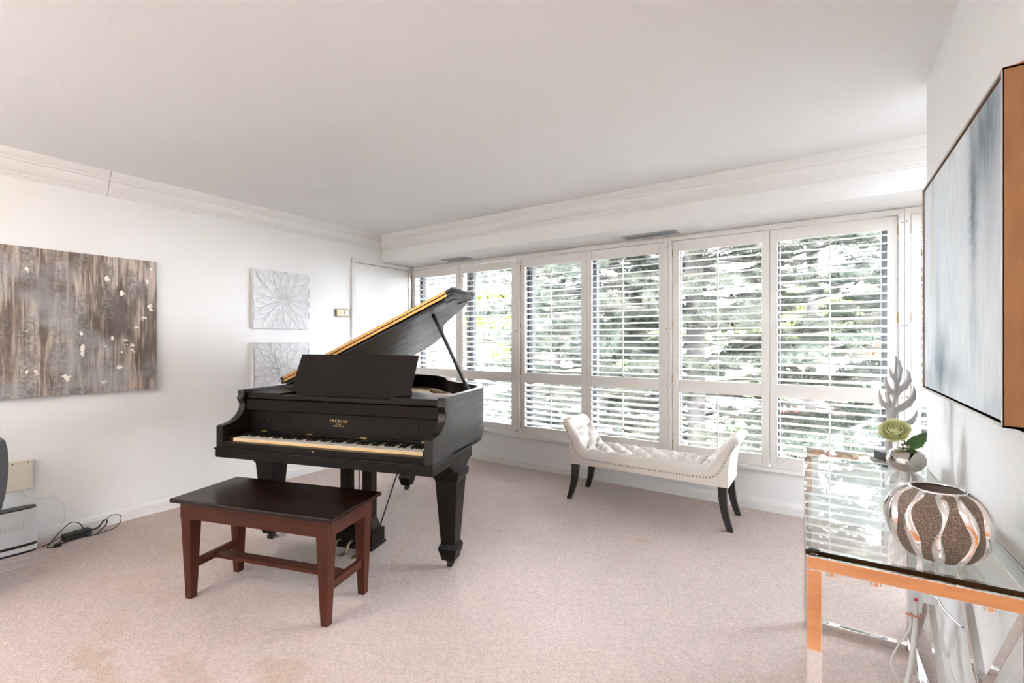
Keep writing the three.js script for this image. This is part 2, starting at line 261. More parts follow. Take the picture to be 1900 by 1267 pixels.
// ---------------------------------------------------------------- grand piano (local x to the right of the player, -z away from the player)
{
  const P = thing('grand_piano', 'black baby grand piano with its lid propped open', 'piano', [-2.277, 0, -1.536], 16.8 * Math.PI / 180);
  const W = 0.69, TOP = 0.978, D = (d) => -d;
  const right = [[W, 0.115], [W, 0.30], [W, 0.50], [0.688, 0.62], [0.672, 0.72], [0.625, 0.81], [0.54, 0.895], [0.445, 0.965], [0.36, 1.03], [0.29, 1.10], [0.235, 1.19], [0.185, 1.29], [0.12, 1.39], [0.03, 1.49], [-0.09, 1.57], [-0.25, 1.615], [-0.44, 1.61], [-0.59, 1.57], [-0.665, 1.51], [-W, 1.43]];
  const outer = [...spline(right, 90), [-W, 1.0], [-W, 0.115]];
  const flat = (pts, y0, y1, bevel = 0) => { const g = extrude(pts, y1 - y0, bevel); g.rotateX(-Math.PI / 2); g.translate(0, y0, 0); return g; };   // (x, depth) outline, depth runs to -z
  const inset = (pts, d) => { const n = pts.length; return pts.map((p, i) => { const a = pts[(i + n - 1) % n], b = pts[(i + 1) % n], tx = b[0] - a[0], ty = b[1] - a[1], l = Math.hypot(tx, ty) || 1; return [p[0] - ty / l * d, p[1] + tx / l * d]; }); };
  // rim: outer wall without a front
  const open = outer, inn = open.map((p, i) => { const a = open[Math.max(0, i - 1)], b = open[Math.min(open.length - 1, i + 1)], tx = b[0] - a[0], ty = b[1] - a[1], l = Math.hypot(tx, ty) || 1; return [p[0] - ty / l * 0.042, p[1] + tx / l * 0.042]; });
  const rim = part('rim', uvm(toCreasedNormals(flat([...open, ...inn.slice().reverse()], 0.668, TOP, 0.003), 0.6)), M.ebonyRim, P);
  part('rim_moulding', uvm(toCreasedNormals(flat([...inset(open, 0.012), ...inset(inn, 0.004).reverse()], 0.640, 0.668, 0.002), 0.6)), M.ebony, P);
  // soundboard, iron plate, strings
  part('soundboard', uvm(flat(inset(outer, 0.040), 0.70, 0.715)), M.brownEdge, P);
  const plate = part('iron_plate', flat(inset(outer, 0.062).filter((p) => p[1] > 0.30), 0.845, 0.872, 0.004), M.goldPlate, P);
  part('plate_flange', [tube([[0.55, 0.885, -0.42], [0.52, 0.89, -0.62], [0.42, 0.895, -0.80], [0.28, 0.895, -0.94], [0.1, 0.895, -1.12]], 0.018, 40, 8)], M.goldPlate, plate);
  { const s = []; for (let k = 0; k < 46; k++) { const x = -0.58 + k * 0.024; s.push(rod(V(x, 0.890, -0.45), V(x * 0.55 - 0.14, 0.886, -0.62 - (46 - k) * 0.018), 0.0011, 4)); } const m = part('strings', s, M.steel, P); m.userData.kind = 'stuff'; }
  // side arms with scrolls
  const scroll = spline([[-0.030, 0.790], [0.010, 0.794], [0.050, 0.808], [0.085, 0.835], [0.104, 0.868], [0.108, 0.895], [0.099, 0.915], [0.092, 0.930], [0.100, 0.948], [0.100, TOP]], 40);
  const arm = [[-0.046, 0.655], [-0.046, 0.786], ...scroll, [0.20, TOP], [0.20, 0.655]];
  for (const s of [-1, 1]) { const g = toCreasedNormals(extrude(arm.map(([d, y]) => [d, y]).reverse(), 0.046, 0.003), 0.5); g.rotateY(Math.PI / 2); g.translate(s > 0 ? W - 0.046 : -W, 0, 0); part('arm', uvm(g), M.ebonyRim, P); }
  // key bed and slip
  const bed = part('key_bed', box(-W - 0.004, W + 0.004, 0.606, 0.652, D(0.47), D(-0.052), 0.004), M.ebony, P);
  part('moulding', box(-W - 0.006, W + 0.006, 0.652, 0.662, D(0.47), D(-0.056), 0.003), M.ebony, bed);
  const slip = part('key_slip', box(-W + 0.046, W - 0.046, 0.660, 0.694, D(0.004), D(-0.040), 0.003), M.ebony, P);
  part('lock', at(cyl(0.006, 0.006, 0.004, 14).rotateX(Math.PI / 2), -0.02, 0.680, 0.0415), M.agedBrass, slip);
  for (const s of [-1, 1]) part('cheek_block', box(s > 0 ? 0.616 : -W + 0.046, s > 0 ? W - 0.046 : -0.616, 0.66, 0.722, D(0.165), D(-0.012), 0.004), M.ebony, P);
  // keys
  const kw = 1.226 / 52, wk = box(-kw / 2 + 0.0004, kw / 2 - 0.0004, 0.688, 0.712, D(0.150), D(0.0), 0.0012), wf = box(-kw / 2 + 0.0006, kw / 2 - 0.0006, 0.690, 0.7095, D(0.0), D(-0.0016));
  for (let k = 0; k < 52; k++) { const m = part('white_key', wk, M.ivory, P); m.position.x = -0.613 + (k + 0.5) * kw; const f = part('key_front', wf, M.ivoryFront, m); }
  const bk = toCreasedNormals(extrude([[0.150, 0.708], [0.150, 0.7235], [0.062, 0.7235], [0.052, 0.719], [0.050, 0.708]], 0.0105, 0.0012), 0.5).rotateY(Math.PI / 2).translate(-0.005, 0, 0);
  for (let k = 0; k < 51; k++) { const n = (k + 5) % 7; if (n === 2 || n === 6) continue; part('black_key', bk, M.black, P).position.x = -0.613 + (k + 1) * kw; }
  // fallboard with lettering
  const fall = part('fallboard', box(-W + 0.047, W - 0.047, 0.722, 0.852, D(0.175), D(0.152), 0.003), M.ebony, P);
  fall.rotation.x = 0;
  part('key_strip', box(-0.62, 0.62, 0.714, 0.728, D(0.156), D(0.142), 0.002), M.ebony, P);
  const font = await new FontLoader().loadAsync('fonts/droid/droid_sans_bold.typeface.json');
  const word = (s, size, y) => { const g = new TextGeometry(s, { font, size, depth: 0.0006, curveSegments: 3 }); g.computeBoundingBox(); const b = g.boundingBox; return g.translate(-(b.max.x + b.min.x) / 2 - 0.005, y, D(0.1519)); };
  const ink = part('lettering', [word('P R E M I E R', 0.0150, 0.806), word('GRAND', 0.0065, 0.793), word('N E W   Y O R K', 0.0075, 0.781)], M.goldPaint, fall); ink.userData.label = 'gold lettering PREMIER NEW YORK';
  for (const x of [-0.50, 0.50]) part('knob', at(new THREE.SphereGeometry(0.008, 14, 10).scale(1, 1, 0.7), x, 0.800, D(0.148)), M.ebonyLid, fall);
  for (const x of [-0.53, -0.20, 0.17, 0.55]) part('hinge', box(x - 0.020, x + 0.020, 0.727, 0.731, D(0.152), D(0.140)), M.brass, fall);
  // front rail above the fallboard, shelf and music desk
  part('front_rail', box(-W + 0.047, W - 0.047, 0.856, 0.922, D(0.165), D(0.118), 0.006), M.ebonyDesk, P);
  part('shelf_edge', box(-W + 0.047, W - 0.047, 0.926, 0.952, D(0.19), D(0.125), 0.004), M.ebony, P);
  for (const [a, b] of [[-W + 0.047, -0.40], [0.335, W - 0.047]]) part('shelf', box(a, b, 0.930, 0.962, D(0.42), D(0.130), 0.003), M.ebony, P);
  part('shelf', box(-0.397, 0.332, 0.918, 0.940, D(0.41), D(0.190), 0.003), M.ebonyDesk, P);
  { const h = 0.262, pts = [[-0.435, 0], [-0.418, 0.0], [0.395, 0], [0.402, 0.03], [0.398, 0.052], [0.388, 0.062], [0.392, 0.09], [0.415, h], [-0.405, h], [-0.432, 0.09], [-0.428, 0.062], [-0.438, 0.052], [-0.442, 0.03]];
    const g = toCreasedNormals(extrude(pts, 0.018, 0.002), 0.5), m = part('music_desk', uvm(g), M.ebonyDesk, P); m.position.set(0.0, 0.932, D(0.272)); m.rotation.x = -0.24; }
  // lid: hinged along the spine
  { const A = 24.4 * Math.PI / 180, lid = new THREE.Group(); lid.name = 'lid'; P.add(lid); lid.position.set(-W, TOP + 0.004, 0); lid.rotation.z = A;
    const big = [[W + 0.014, 0.455], ...inset(spline(right, 90), -0.012).filter((p) => p[1] > 0.56), [-W - 0.006, 1.0], [-W - 0.006, 0.455]].map(([x, d]) => [x + W, d]);
    part('lid_board', uvm(toCreasedNormals(flat(big, 0, 0.021, 0.004), 0.6)), M.ebonyLid, lid);
    // front flap folded back on top
    part('lid_flap', box(0.0, 2 * W + 0.016, 0.023, 0.044, D(0.820), D(0.452), 0.005), M.ebonyLid, lid);
    part('flap_moulding', [box(2 * W + 0.006, 2 * W + 0.024, 0.026, 0.041, D(0.820), D(0.452), 0.006)], M.ebonyLid, lid);
    part('front_batten', box(0.02, 2 * W - 0.07, -0.016, 0.0005, D(0.515), D(0.470), 0.003), M.ebonyLid, lid);
    for (const [y0, y1, n] of [[0.0045, 0.0185, 0], [0.0265, 0.0405, 1]]) {
      const hg = part('brass_hinge', box(0.03, 2 * W - 0.03, y0, y1, D(0.453), D(0.450)), M.goldHinge, lid), sc = [];
      for (let k = 0; k < 24; k++) sc.push(at(cyl(0.0026, 0.0026, 0.0012, 8).rotateX(Math.PI / 2), 0.06 + k * 0.0548 + n * 0.02, (y0 + y1) / 2, D(0.4493)));
      part('hinge_screws', sc, M.blackMatte, hg).userData.kind = 'stuff';
    }
    part('hinge_knuckle', rod(V(0.03, 0.0225, D(0.4505)), V(2 * W - 0.03, 0.0225, D(0.4505)), 0.0028, 8), M.brownEdge, lid);
    part('prop_cup', box(1.27, 1.35, -0.004, 0.001, D(0.60), D(0.56), 0.002), M.ebony, lid);
    part('lid_hook', [tube([[1.30, -0.004, D(0.70)], [1.36, -0.006, D(0.72)], [1.375, -0.006, D(0.76)]], 0.004, 16, 6)], M.blackMatte, lid);
    for (const d of [0.62, 1.30]) part('spine_hinge', box(-0.012, 0.05, -0.004, 0.0, D(d + 0.04), D(d - 0.04)), M.brass, lid);
  }
  part('prop_stick', bar(V(0.648, 0.90, D(0.60)), V(0.352, 1.449, D(0.635)), 0.024, 0.016, V(0, 0, 1)), M.ebony, P);
  // legs
  const taper = (w0, w1, y0, y1) => { const g = new THREE.CylinderGeometry(w1 * Math.SQRT1_2, w0 * Math.SQRT1_2, y1 - y0, 4, 1).toNonIndexed(); g.rotateY(Math.PI / 4); g.translate(0, (y0 + y1) / 2, 0); g.computeVertexNormals(); return uvm(g, true); };
  const caster = (parent, x, z) => {
    const c = part('caster', [rod(V(x, 0.028, z), V(x, 0.050, z), 0.010, 10), box(x - 0.018, x - 0.013, 0.012, 0.044, z - 0.014, z + 0.016, 0.002), box(x + 0.013, x + 0.018, 0.012, 0.044, z - 0.014, z + 0.016, 0.002), box(x - 0.018, x + 0.018, 0.036, 0.044, z - 0.014, z + 0.016, 0.002)], M.blackMatte, parent);
    part('wheel', cyl(0.019, 0.019, 0.024, 20).rotateZ(Math.PI / 2).translate(x, 0.019, z + 0.010), M.black, c);
  };
  for (const [x, d, back] of [[-0.630, 0.305, 0], [0.628, 0.305, 0], [-0.295, 1.44, 1]]) {
    const g = new THREE.Group(); g.name = 'leg'; P.add(g); g.position.set(x, 0, D(d));
    part('shaft', taper(0.080, 0.132, 0.125, 0.512), M.brownEdge.clone ? M.ebony : M.ebony, g);
    part('foot', [taper(0.108, 0.092, 0.112, 0.135), taper(0.074, 0.108, 0.044, 0.112)], M.ebony, g);
    part('capital', [taper(0.132, 0.156, 0.498, 0.520), taper(0.156, 0.156, 0.520, 0.556)], M.ebony, g);
    const br = back ? [[-0.16, 0.645], [-0.16, 0.62], [-0.10, 0.60], [-0.07, 0.548], [0.07, 0.548], [0.10, 0.60], [0.13, 0.645]] : [[-0.135, 0.606], [-0.135, 0.585], [-0.105, 0.578], [-0.085, 0.548], [0.075, 0.512], [0.085, 0.535], [0.105, 0.562], [0.140, 0.580], [0.175, 0.588], [0.175, 0.606]];
    const bg = toCreasedNormals(extrude(br.slice().reverse(), 0.118, 0.002), 0.5); bg.rotateY(Math.PI / 2); bg.translate(-0.059, 0, 0); part('bracket', uvm(bg), M.ebony, g);
    caster(g, 0, 0);
  }
  // lyre with pedals
  { const l = new THREE.Group(); l.name = 'pedal_lyre'; P.add(l); l.position.set(0.0, 0, D(0.34));
    for (const x of [-0.085, 0.075]) part('lyre_post', [box(x - 0.030, x + 0.030, 0.20, 0.606, -0.03, 0.03, 0.003), ...[0].map(() => taper(0.086, 0.060, 0.155, 0.20).translate(x, 0, 0)), box(x - 0.043, x + 0.043, 0.128, 0.155, -0.043, 0.043, 0.002)], M.ebony, l);
    part('crossbar', box(-0.13, 0.16, 0.528, 0.555, -0.12, -0.03, 0.003), M.ebony, l);
    part('lyre_box', [box(-0.145, 0.135, 0.045, 0.128, -0.07, 0.07, 0.004), box(-0.152, 0.142, 0.032, 0.047, -0.077, 0.077, 0.003)], M.ebony, l);
    for (const x of [-0.085, 0, 0.085]) part('pedal', [tube([[x, 0.075, 0.05], [x, 0.072, 0.10], [x, 0.045, 0.125], [x, 0.036, 0.15]], 0.0075, 16, 8), at(new THREE.SphereGeometry(0.020, 16, 10).scale(1, 0.35, 1.5), x, 0.034, 0.165)], M.pedal, l);
    part('lyre_brace', rod(V(0.10, 0.11, -0.06), V(0.20, 0.62, -0.24), 0.0045, 8), M.blackMatte, l);
    part('lyre_brace', rod(V(-0.12, 0.11, -0.06), V(-0.22, 0.62, -0.24), 0.0045, 8), M.blackMatte, l);
    for (const x of [-0.025, 0.0, 0.02]) part('pedal_rod', rod(V(x, 0.12, -0.03), V(x + 0.006, 0.62, -0.03), 0.0035, 8), M.blackMatte, l);
  }
  part('underframe', [box(-0.6, 0.55, 0.60, 0.66, D(0.62), D(0.54)), bar(V(-0.55, 0.64, D(0.6)), V(-0.28, 0.64, D(1.5)), 0.07, 0.05, V(1, 0, 0))], M.ebony, P);
}
// ---------------------------------------------------------------- piano stool
{
  const S = thing('piano_bench', 'dark mahogany piano bench with a polished flat top', 'bench', [-2.284, 0, -1.296], 17.2 * Math.PI / 180);
  part('seat', box(-0.470, 0.470, 0.482, 0.502, -0.198, 0.198, 0.005), M.mahoganyTop, S);
  for (const s of [-1, 1]) {
    part('apron', box(-0.43, 0.43, 0.402, 0.482, s > 0 ? 0.150 : -0.172, s > 0 ? 0.172 : -0.150, 0.002), M.mahogany, S);
    part('apron', box(s > 0 ? 0.410 : -0.432, s > 0 ? 0.432 : -0.410, 0.402, 0.482, -0.150, 0.150, 0.002), M.mahogany, S);
    for (const t of [-1, 1]) {
      const g = new THREE.CylinderGeometry(0.062 * Math.SQRT1_2, 0.034 * Math.SQRT1_2, 0.42, 4).toNonIndexed(); g.rotateY(Math.PI / 4); g.translate(0, 0.21, 0); const p = g.attributes.position;
      for (let i = 0; i < p.count; i++) { const k = 1 - p.getY(i) / 0.42; p.setX(i, p.getX(i) - s * 0.0 * k); }
      g.computeVertexNormals(); part('leg', uvm(g, true), M.mahogany, S).position.set(s * 0.398, 0, t * 0.139);
    }
    part('side_stretcher', box(s * 0.398 - 0.011, s * 0.398 + 0.011, 0.142, 0.182, -0.122, 0.122, 0.002), M.mahogany, S);
  }
  part('stretcher', box(-0.388, 0.388, 0.152, 0.170, -0.030, 0.030, 0.002), M.mahogany, S);
}
// ---------------------------------------------------------------- tufted bench
{
  const B = thing('tufted_bench', 'cream button tufted bench with rolled arms and nailhead trim', 'bench', [-1.123, 0, -3.585]);
  const hw = 0.195;
  // inner contour (under the cushion) and outer contour of the upholstered body
  const half = [[0.622, 0.600], [0.600, 0.545], [0.566, 0.480], [0.540, 0.420], [0.510, 0.378], [0.470, 0.355], [0.40, 0.348], [0.20, 0.345], [0, 0.345]];
  const inner = spline([...half, ...half.slice(0, -1).reverse().map(([x, y]) => [-x, y])], 120);
  const outerR = spline([[0.588, 0.288], [0.590, 0.40], [0.602, 0.50], [0.626, 0.560], [0.652, 0.590], [0.648, 0.606], [0.634, 0.612], [0.622, 0.600]], 30);
  const body = [...outerR, ...inner.slice(1, -1), ...outerR.map(([x, y]) => [-x, y]).reverse()];
  part('body', uvm(toCreasedNormals(extrude(body, 2 * hw, 0.006, 2).translate(0, 0, -hw), 0.5)), M.linen, B);
  // cushion: padding over the inner contour, diamond tufted
  const path = spline([[0.652, 0.588], [0.642, 0.604], [0.626, 0.602], ...half.slice(1), ...half.slice(1, -1).reverse().map(([x, y]) => [-x, y]), [-0.626, 0.602], [-0.642, 0.604], [-0.652, 0.588]], 260);
  let len = [0]; for (let i = 1; i < path.length; i++) len.push(len[i - 1] + Math.hypot(path[i][0] - path[i - 1][0], path[i][1] - path[i - 1][1]));
  const tot = len[len.length - 1], a = 0.152, b = 0.186, nz = 72, pos = [], idx = [];
  const pad = (s) => 0.078 * Math.pow(cl(Math.min(s, tot - s) / 0.20), 0.55) + 0.012 * cl(Math.min(s, tot - s) / 0.02);
  const surf = (i, t) => {
    const s = len[i], p0 = path[Math.max(0, i - 1)], p1 = path[Math.min(path.length - 1, i + 1)]; let nx = p1[1] - p0[1], ny = -(p1[0] - p0[0]); const l = Math.hypot(nx, ny); nx /= l; ny /= l;
    const z = t * hw, u = (s - tot / 2), e = Math.pow(Math.max(0, 1 - Math.pow(Math.abs(t), 5)), 0.5), win = ss(1 - Math.abs(t), 0.10, 0.42) * ss(Math.min(s, tot - s), 0.05, 0.12);
    const P1 = u / a + z / b, Q1 = u / a - z / b, puff = Math.pow(Math.abs(Math.sin(Math.PI * P1) * Math.sin(Math.PI * Q1)), 0.55);
    const fold = 1 - 0.12 * (1 - win) * Math.exp(-Math.pow(Math.sin(Math.PI * (P1 + Q1) / 2) / 0.22, 2)) * ss(1 - Math.abs(t), 0.02, 0.2) * ss(Math.min(s, tot - s), 0.1, 0.2);
    const h = pad(s) * e * fold - win * 0.058 * (1 - puff);
    return [path[i][0] + nx * h, path[i][1] + ny * h, z];
  };
  for (let i = 0; i < path.length; i++) for (let j = 0; j <= nz; j++) pos.push(...surf(i, -1 + 2 * j / nz));
  for (let i = 0; i < path.length - 1; i++) for (let j = 0; j < nz; j++) { const k = i * (nz + 1) + j; idx.push(k, k + nz + 1, k + 1, k + 1, k + nz + 1, k + nz + 2); }
  const cg = new THREE.BufferGeometry(); cg.setAttribute('position', new THREE.Float32BufferAttribute(pos, 3)); cg.setIndex(idx); cg.computeVertexNormals();
  const nrm = cg.attributes.normal.clone(); const ci = cg.toNonIndexed(); uvm(ci); part('cushion', ci, M.linen, B);
  // buttons
  for (let r = -2; r <= 2; r++) for (let c = -14; c <= 14; c++) {
    if ((r + c) & 1) continue; const u = c * a / 2, z = r * b / 2; if (Math.abs(z) > hw * 0.66 || Math.abs(u) > tot / 2 - 0.12) continue;
    let i = 0; while (len[i] < u + tot / 2) i++; const q = surf(i, z / hw); part('button', at(new THREE.SphereGeometry(0.0095, 12, 8).scale(1, 0.6, 1), q[0], q[1] + 0.004, q[2]), M.linen, B);
  }
  // nailheads along the front seam
  const ng = new THREE.SphereGeometry(0.0046, 8, 6), nl = [0]; const npath = spline([[0.636, 0.590], [0.606, 0.535], [0.574, 0.475], [0.548, 0.415], [0.518, 0.370], [0.474, 0.346], [0.40, 0.338], [0.2, 0.335], [0, 0.335], [-0.2, 0.335], [-0.40, 0.338], [-0.474, 0.346], [-0.518, 0.370], [-0.548, 0.415], [-0.574, 0.475], [-0.606, 0.535], [-0.636, 0.590]], 600);
  let acc = 0; for (let i = 1; i < npath.length; i++) { acc += Math.hypot(npath[i][0] - npath[i - 1][0], npath[i][1] - npath[i - 1][1]); if (acc > 0.0205) { acc = 0; part('nailhead', ng, M.nail, B).position.set(npath[i][0], npath[i][1], hw + 0.001); } }
  // sabre legs
  for (const sx of [-1, 1]) for (const sz of [-1, 1]) {
    const c = spline([[0.548, 0.292], [0.552, 0.20], [0.568, 0.10], [0.598, 0.0]], 16), g = new THREE.BufferGeometry(), pp = [], ii = [];
    c.forEach(([x, y], k) => { const w = 0.056 - 0.020 * k / 16, d = 0.046 - 0.012 * k / 16, zc = sz * (hw - 0.030 + 0.012 * Math.pow(k / 16, 2)); for (const [ax, az] of [[-1, -1], [1, -1], [1, 1], [-1, 1]]) pp.push(sx * x + ax * w / 2, y, zc + az * d / 2); });
    for (let k = 0; k < 16; k++) for (let m = 0; m < 4; m++) { const A = k * 4 + m, Bq = k * 4 + (m + 1) % 4; ii.push(A, Bq, A + 4, Bq, Bq + 4, A + 4); } ii.push(0, 2, 1, 0, 3, 2, 64, 65, 66, 64, 66, 67);
    g.setAttribute('position', new THREE.Float32BufferAttribute(pp, 3)); g.setIndex(ii); part('leg', uvm(toCreasedNormals(g, 0.6)), M.black, B);
  }
}

// ---------------------------------------------------------------- glass and chrome console table
const TA = -2.2 * Math.PI / 180;                 // its long side stands a little askew to the wall
{
  const T = thing('console_table', 'glass topped chrome console table with crossed bars along the wall', 'table', [-0.037, 0, -1.269], 2.0 * Math.PI / 180);
  const L = 1.24, Wd = 0.392, y = 0.788, b = 0.030;        // local x to the wall, -z along the wall
  part('glass_top', box(0, Wd, y, y + 0.012, -L, 0, 0.0015), M.glass, T);
  const top = y - 0.003, X0 = 0.002, X1 = Wd - 0.032, Z0 = -L + 0.002, Z1 = -0.002;
  for (const z of [Z0, Z1 - b]) part('top_rail', box(X0, X1 + b, top - b, top, z, z + b, 0.002), M.chrome, T);
  for (const z of [Z0, Z1 - b]) for (const x of [X0, X1]) part('leg', box(x, x + b, 0, top - b, z, z + b, 0.002), M.chrome, T);
  for (const z of [Z0, Z1 - b]) part('foot_rail', box(X0 + b, X1, 0.002, 0.030, z, z + b, 0.002), M.chrome, T);
  part('foot_rail', box(X1, X1 + b, 0.002, 0.030, Z0 + b, Z1 - b, 0.002), M.chrome, T);
  part('back_rail', box(X1, X1 + b, top - b, top, Z0 + b, Z1 - b, 0.002), M.chrome, T);
  const xm = X1 + b / 2, ym = top - b, zm = (Z0 + Z1) / 2;
  for (const [za, zb] of [[Z0 + b, zm], [zm, Z1 - b]]) { part('cross_bar', bar(V(xm, 0.03, za), V(xm, ym, zb), 0.018, 0.030, V(1, 0, 0)), M.chrome, T); part('cross_bar', bar(V(xm, 0.03, zb), V(xm, ym, za), 0.019, 0.030, V(1, 0, 0)), M.chrome, T); }
  for (const [x, z] of [[0.05, Z1 - 0.015], [0.13, Z1 - 0.015], [0.31, Z1 - 0.015], [0.05, Z0 + 0.015], [0.31, Z0 + 0.015]]) part('glass_pad', at(cyl(0.010, 0.010, 0.010, 16), x, top - b - 0.005, z), M.chrome, T);
  for (const [x, z] of [[0.017, Z1 - 0.015], [X1 + 0.015, Z1 - 0.015], [0.017, Z0 + 0.015], [X1 + 0.015, Z0 + 0.015]]) part('glass_disc', at(cyl(0.011, 0.011, 0.003, 16), x, top + 0.0015, z), M.glass, T);
}
// ---------------------------------------------------------------- big striped vase
{
  const v = thing('round_vase', 'big round chrome vase with wavy brown glitter stripes', 'vase', [0.208, 0.8002, -1.392], 0.5); v.scale.setScalar(0.82);
  const prof = spline([[0.045, 0.0], [0.070, 0.006], [0.092, 0.035], [0.104, 0.075], [0.106, 0.105], [0.098, 0.140], [0.082, 0.165], [0.066, 0.178], [0.058, 0.182]], 48);
  const glit = tex(256, 256, (u, w, x, y) => { const n = hash(x >> 1, y >> 1, 5), m = hash(x >> 1, y >> 1, 9); return mix3([84, 72, 64], n > 0.66 ? [236, 214, 190] : [150, 130, 114], m); }, true, [0.12, 0.12]);
  const gb = tex(256, 256, (u, w, x, y) => { const n = 255 * hash(x >> 1, y >> 1, 15); return [n, n, n]; }, false, [0.12, 0.12]);
  const glitter = phy({ map: glit, roughness: 0.5, metalness: 0.45, bumpMap: gb, bumpScale: 0.0015 });
  const N = 22, bound = (k, f) => (k + (k % 2 ? -0.12 : 0.12)) * Math.PI * 2 / N + 0.075 * Math.sin(f * 8.5 + (k >> 1) * 2.1) * Math.sin(Math.PI * cl(f, 0, 1)) + (k % 2 ? 1 : -1) * 0.055 * Math.sin(f * 11 + (k >> 1) * 1.7) * Math.sin(Math.PI * cl(f, 0, 1));
  for (let k = 0; k < N; k++) {
    const chromeStripe = k % 2 === 0, na = 12, pos = [], uv = [], idx = [];
    for (let i = 0; i < prof.length; i++) for (let j = 0; j <= na; j++) {
      const f = i / (prof.length - 1), t0 = bound(k, f), t1 = k + 1 === N ? bound(0, f) + Math.PI * 2 : bound(k + 1, f), s = j / na, th = t0 + (t1 - t0) * s;
      const bulge = (chromeStripe ? 1 : 0.10) * 0.0095 * Math.pow(Math.sin(Math.PI * s), 0.8) * Math.pow(Math.sin(Math.PI * cl(f, 0.02, 0.98)), 0.6), r = prof[i][0] + bulge;
      pos.push(r * Math.cos(th), prof[i][1], -r * Math.sin(th)); uv.push(th * 0.1, prof[i][1] + f * 0.05);
    }
    for (let i = 0; i < prof.length - 1; i++) for (let j = 0; j < na; j++) { const q = i * (na + 1) + j; idx.push(q, q + 1, q + na + 1, q + 1, q + na + 2, q + na + 1); }
    const g = new THREE.BufferGeometry(); g.setAttribute('position', new THREE.Float32BufferAttribute(pos, 3)); g.setAttribute('uv', new THREE.Float32BufferAttribute(uv, 2)); g.setIndex(idx); g.computeVertexNormals();
    part(chromeStripe ? 'chrome_stripe' : 'glitter_stripe', g, chromeStripe ? M.chrome : glitter, v);
  }
  part('rim', new THREE.TorusGeometry(0.0575, 0.0040, 12, 48).rotateX(Math.PI / 2).translate(0, 0.1815, 0), M.chrome, v);
  part('inner_wall', new THREE.LatheGeometry([[0.001, 0.012], [0.06, 0.014], [0.094, 0.075], [0.094, 0.110], [0.074, 0.155], [0.0565, 0.180]].map(([x, y]) => new THREE.Vector2(x, y)), 40), phy({ color: lin(0.30, 0.24, 0.20), roughness: 0.4 }), v);
  part('base', at(cyl(0.046, 0.046, 0.004, 32), 0, 0.002, 0), M.chrome, v);
}
// ---------------------------------------------------------------- bud vase with a rose
{
  const v = thing('bud_vase', 'small round smoky silver vase holding the pale rose', 'vase', [0.247, 0.8002, -2.225]); v.scale.setScalar(0.95);
  const p = spline([[0.001, 0.0], [0.025, 0.0], [0.046, 0.012], [0.060, 0.034], [0.061, 0.052], [0.050, 0.074], [0.030, 0.087], [0.017, 0.091], [0.0145, 0.096], [0.0165, 0.104], [0.0135, 0.104], [0.0120, 0.098]], 60);
  part('body', new THREE.LatheGeometry(p.map(([x, y]) => new THREE.Vector2(Math.max(x, 0.0005), y)), 56), M.smoky, v);
  const f = thing('artificial_rose', 'pale green cream rose with one leaf in the bud vase', 'flower', [0.247, 0.8002, -2.225]); f.scale.setScalar(0.95);
  const petalMat = phy({ color: lin(0.78, 0.79, 0.42), roughness: 0.75, transmission: 0.2, thickness: 0, side: THREE.DoubleSide });
  part('stem', [tube([[0, 0.02, 0], [0.002, 0.09, 0], [-0.010, 0.125, 0.006], [-0.034, 0.150, 0.012]], 0.0032, 24, 6)], std({ color: lin(0.07, 0.13, 0.04), roughness: 0.7 }), f);
  const c = V(-0.036, 0.160, 0.012), ax = V(-0.22, 0.62, 0.75).normalize(), qd = new THREE.Quaternion().setFromUnitVectors(V(0, 1, 0), ax), r = rng(5);
  [[3, 0.011, 22, 130], [4, 0.018, 36, 115], [5, 0.026, 50, 100], [5, 0.034, 66, 95], [6, 0.041, 84, 84]].forEach(([n, R, rim, span], k) => { for (let i = 0; i < n; i++) {
    const g = new THREE.PlaneGeometry(1, 1, 12, 10), a = g.attributes.position, ph0 = r() * 6;
    for (let q = 0; q < a.count; q++) {
      const u = a.getX(q) * 2, w = a.getY(q) + 0.5, phi = (165 + (rim - 165) * w - 16 * (1 - u * u) * w + 16 * w) * Math.PI / 180, th = u * span / 2 * Math.PI / 180, fl = 1 + (k > 1 ? 0.22 : 0.05) * Math.pow(w, 4) + 0.05 * w * w * Math.sin(3 * u + ph0);
      a.setXYZ(q, R * fl * Math.sin(phi) * Math.sin(th), (0.85 * R * Math.cos(phi) - (k > 2 ? 0.006 * w * w : 0)) , R * fl * Math.sin(phi) * Math.cos(th));
    }
    g.computeVertexNormals(); g.rotateY(i / n * Math.PI * 2 + k * 0.8 + (r() - 0.5) * 0.3); g.applyQuaternion(qd); g.translate(c.x, c.y, c.z); part('petal', g, petalMat, f);
  } });
  { const g = new THREE.PlaneGeometry(1, 1, 12, 10), a = g.attributes.position; for (let q = 0; q < a.count; q++) { const u = a.getX(q) * 2, w = a.getY(q) + 0.5, half = 0.030 * Math.pow(Math.sin(Math.PI * Math.pow(w, 0.8)), 0.7) * (1 - 0.25 * w); a.setXYZ(q, u * half, w * 0.085, 0.006 * u * u + 0.012 * Math.sin(w * 2.4) + 0.0015 * Math.cos(w * 40 + Math.abs(u) * 9)); }
    g.computeVertexNormals(); g.rotateX(0.25); g.rotateZ(-0.62); g.rotateY(0.5); g.translate(0.002, 0.094, 0.006); part('leaf', g, phy({ color: lin(0.045, 0.115, 0.028), roughness: 0.5, side: THREE.DoubleSide }), f); }
}
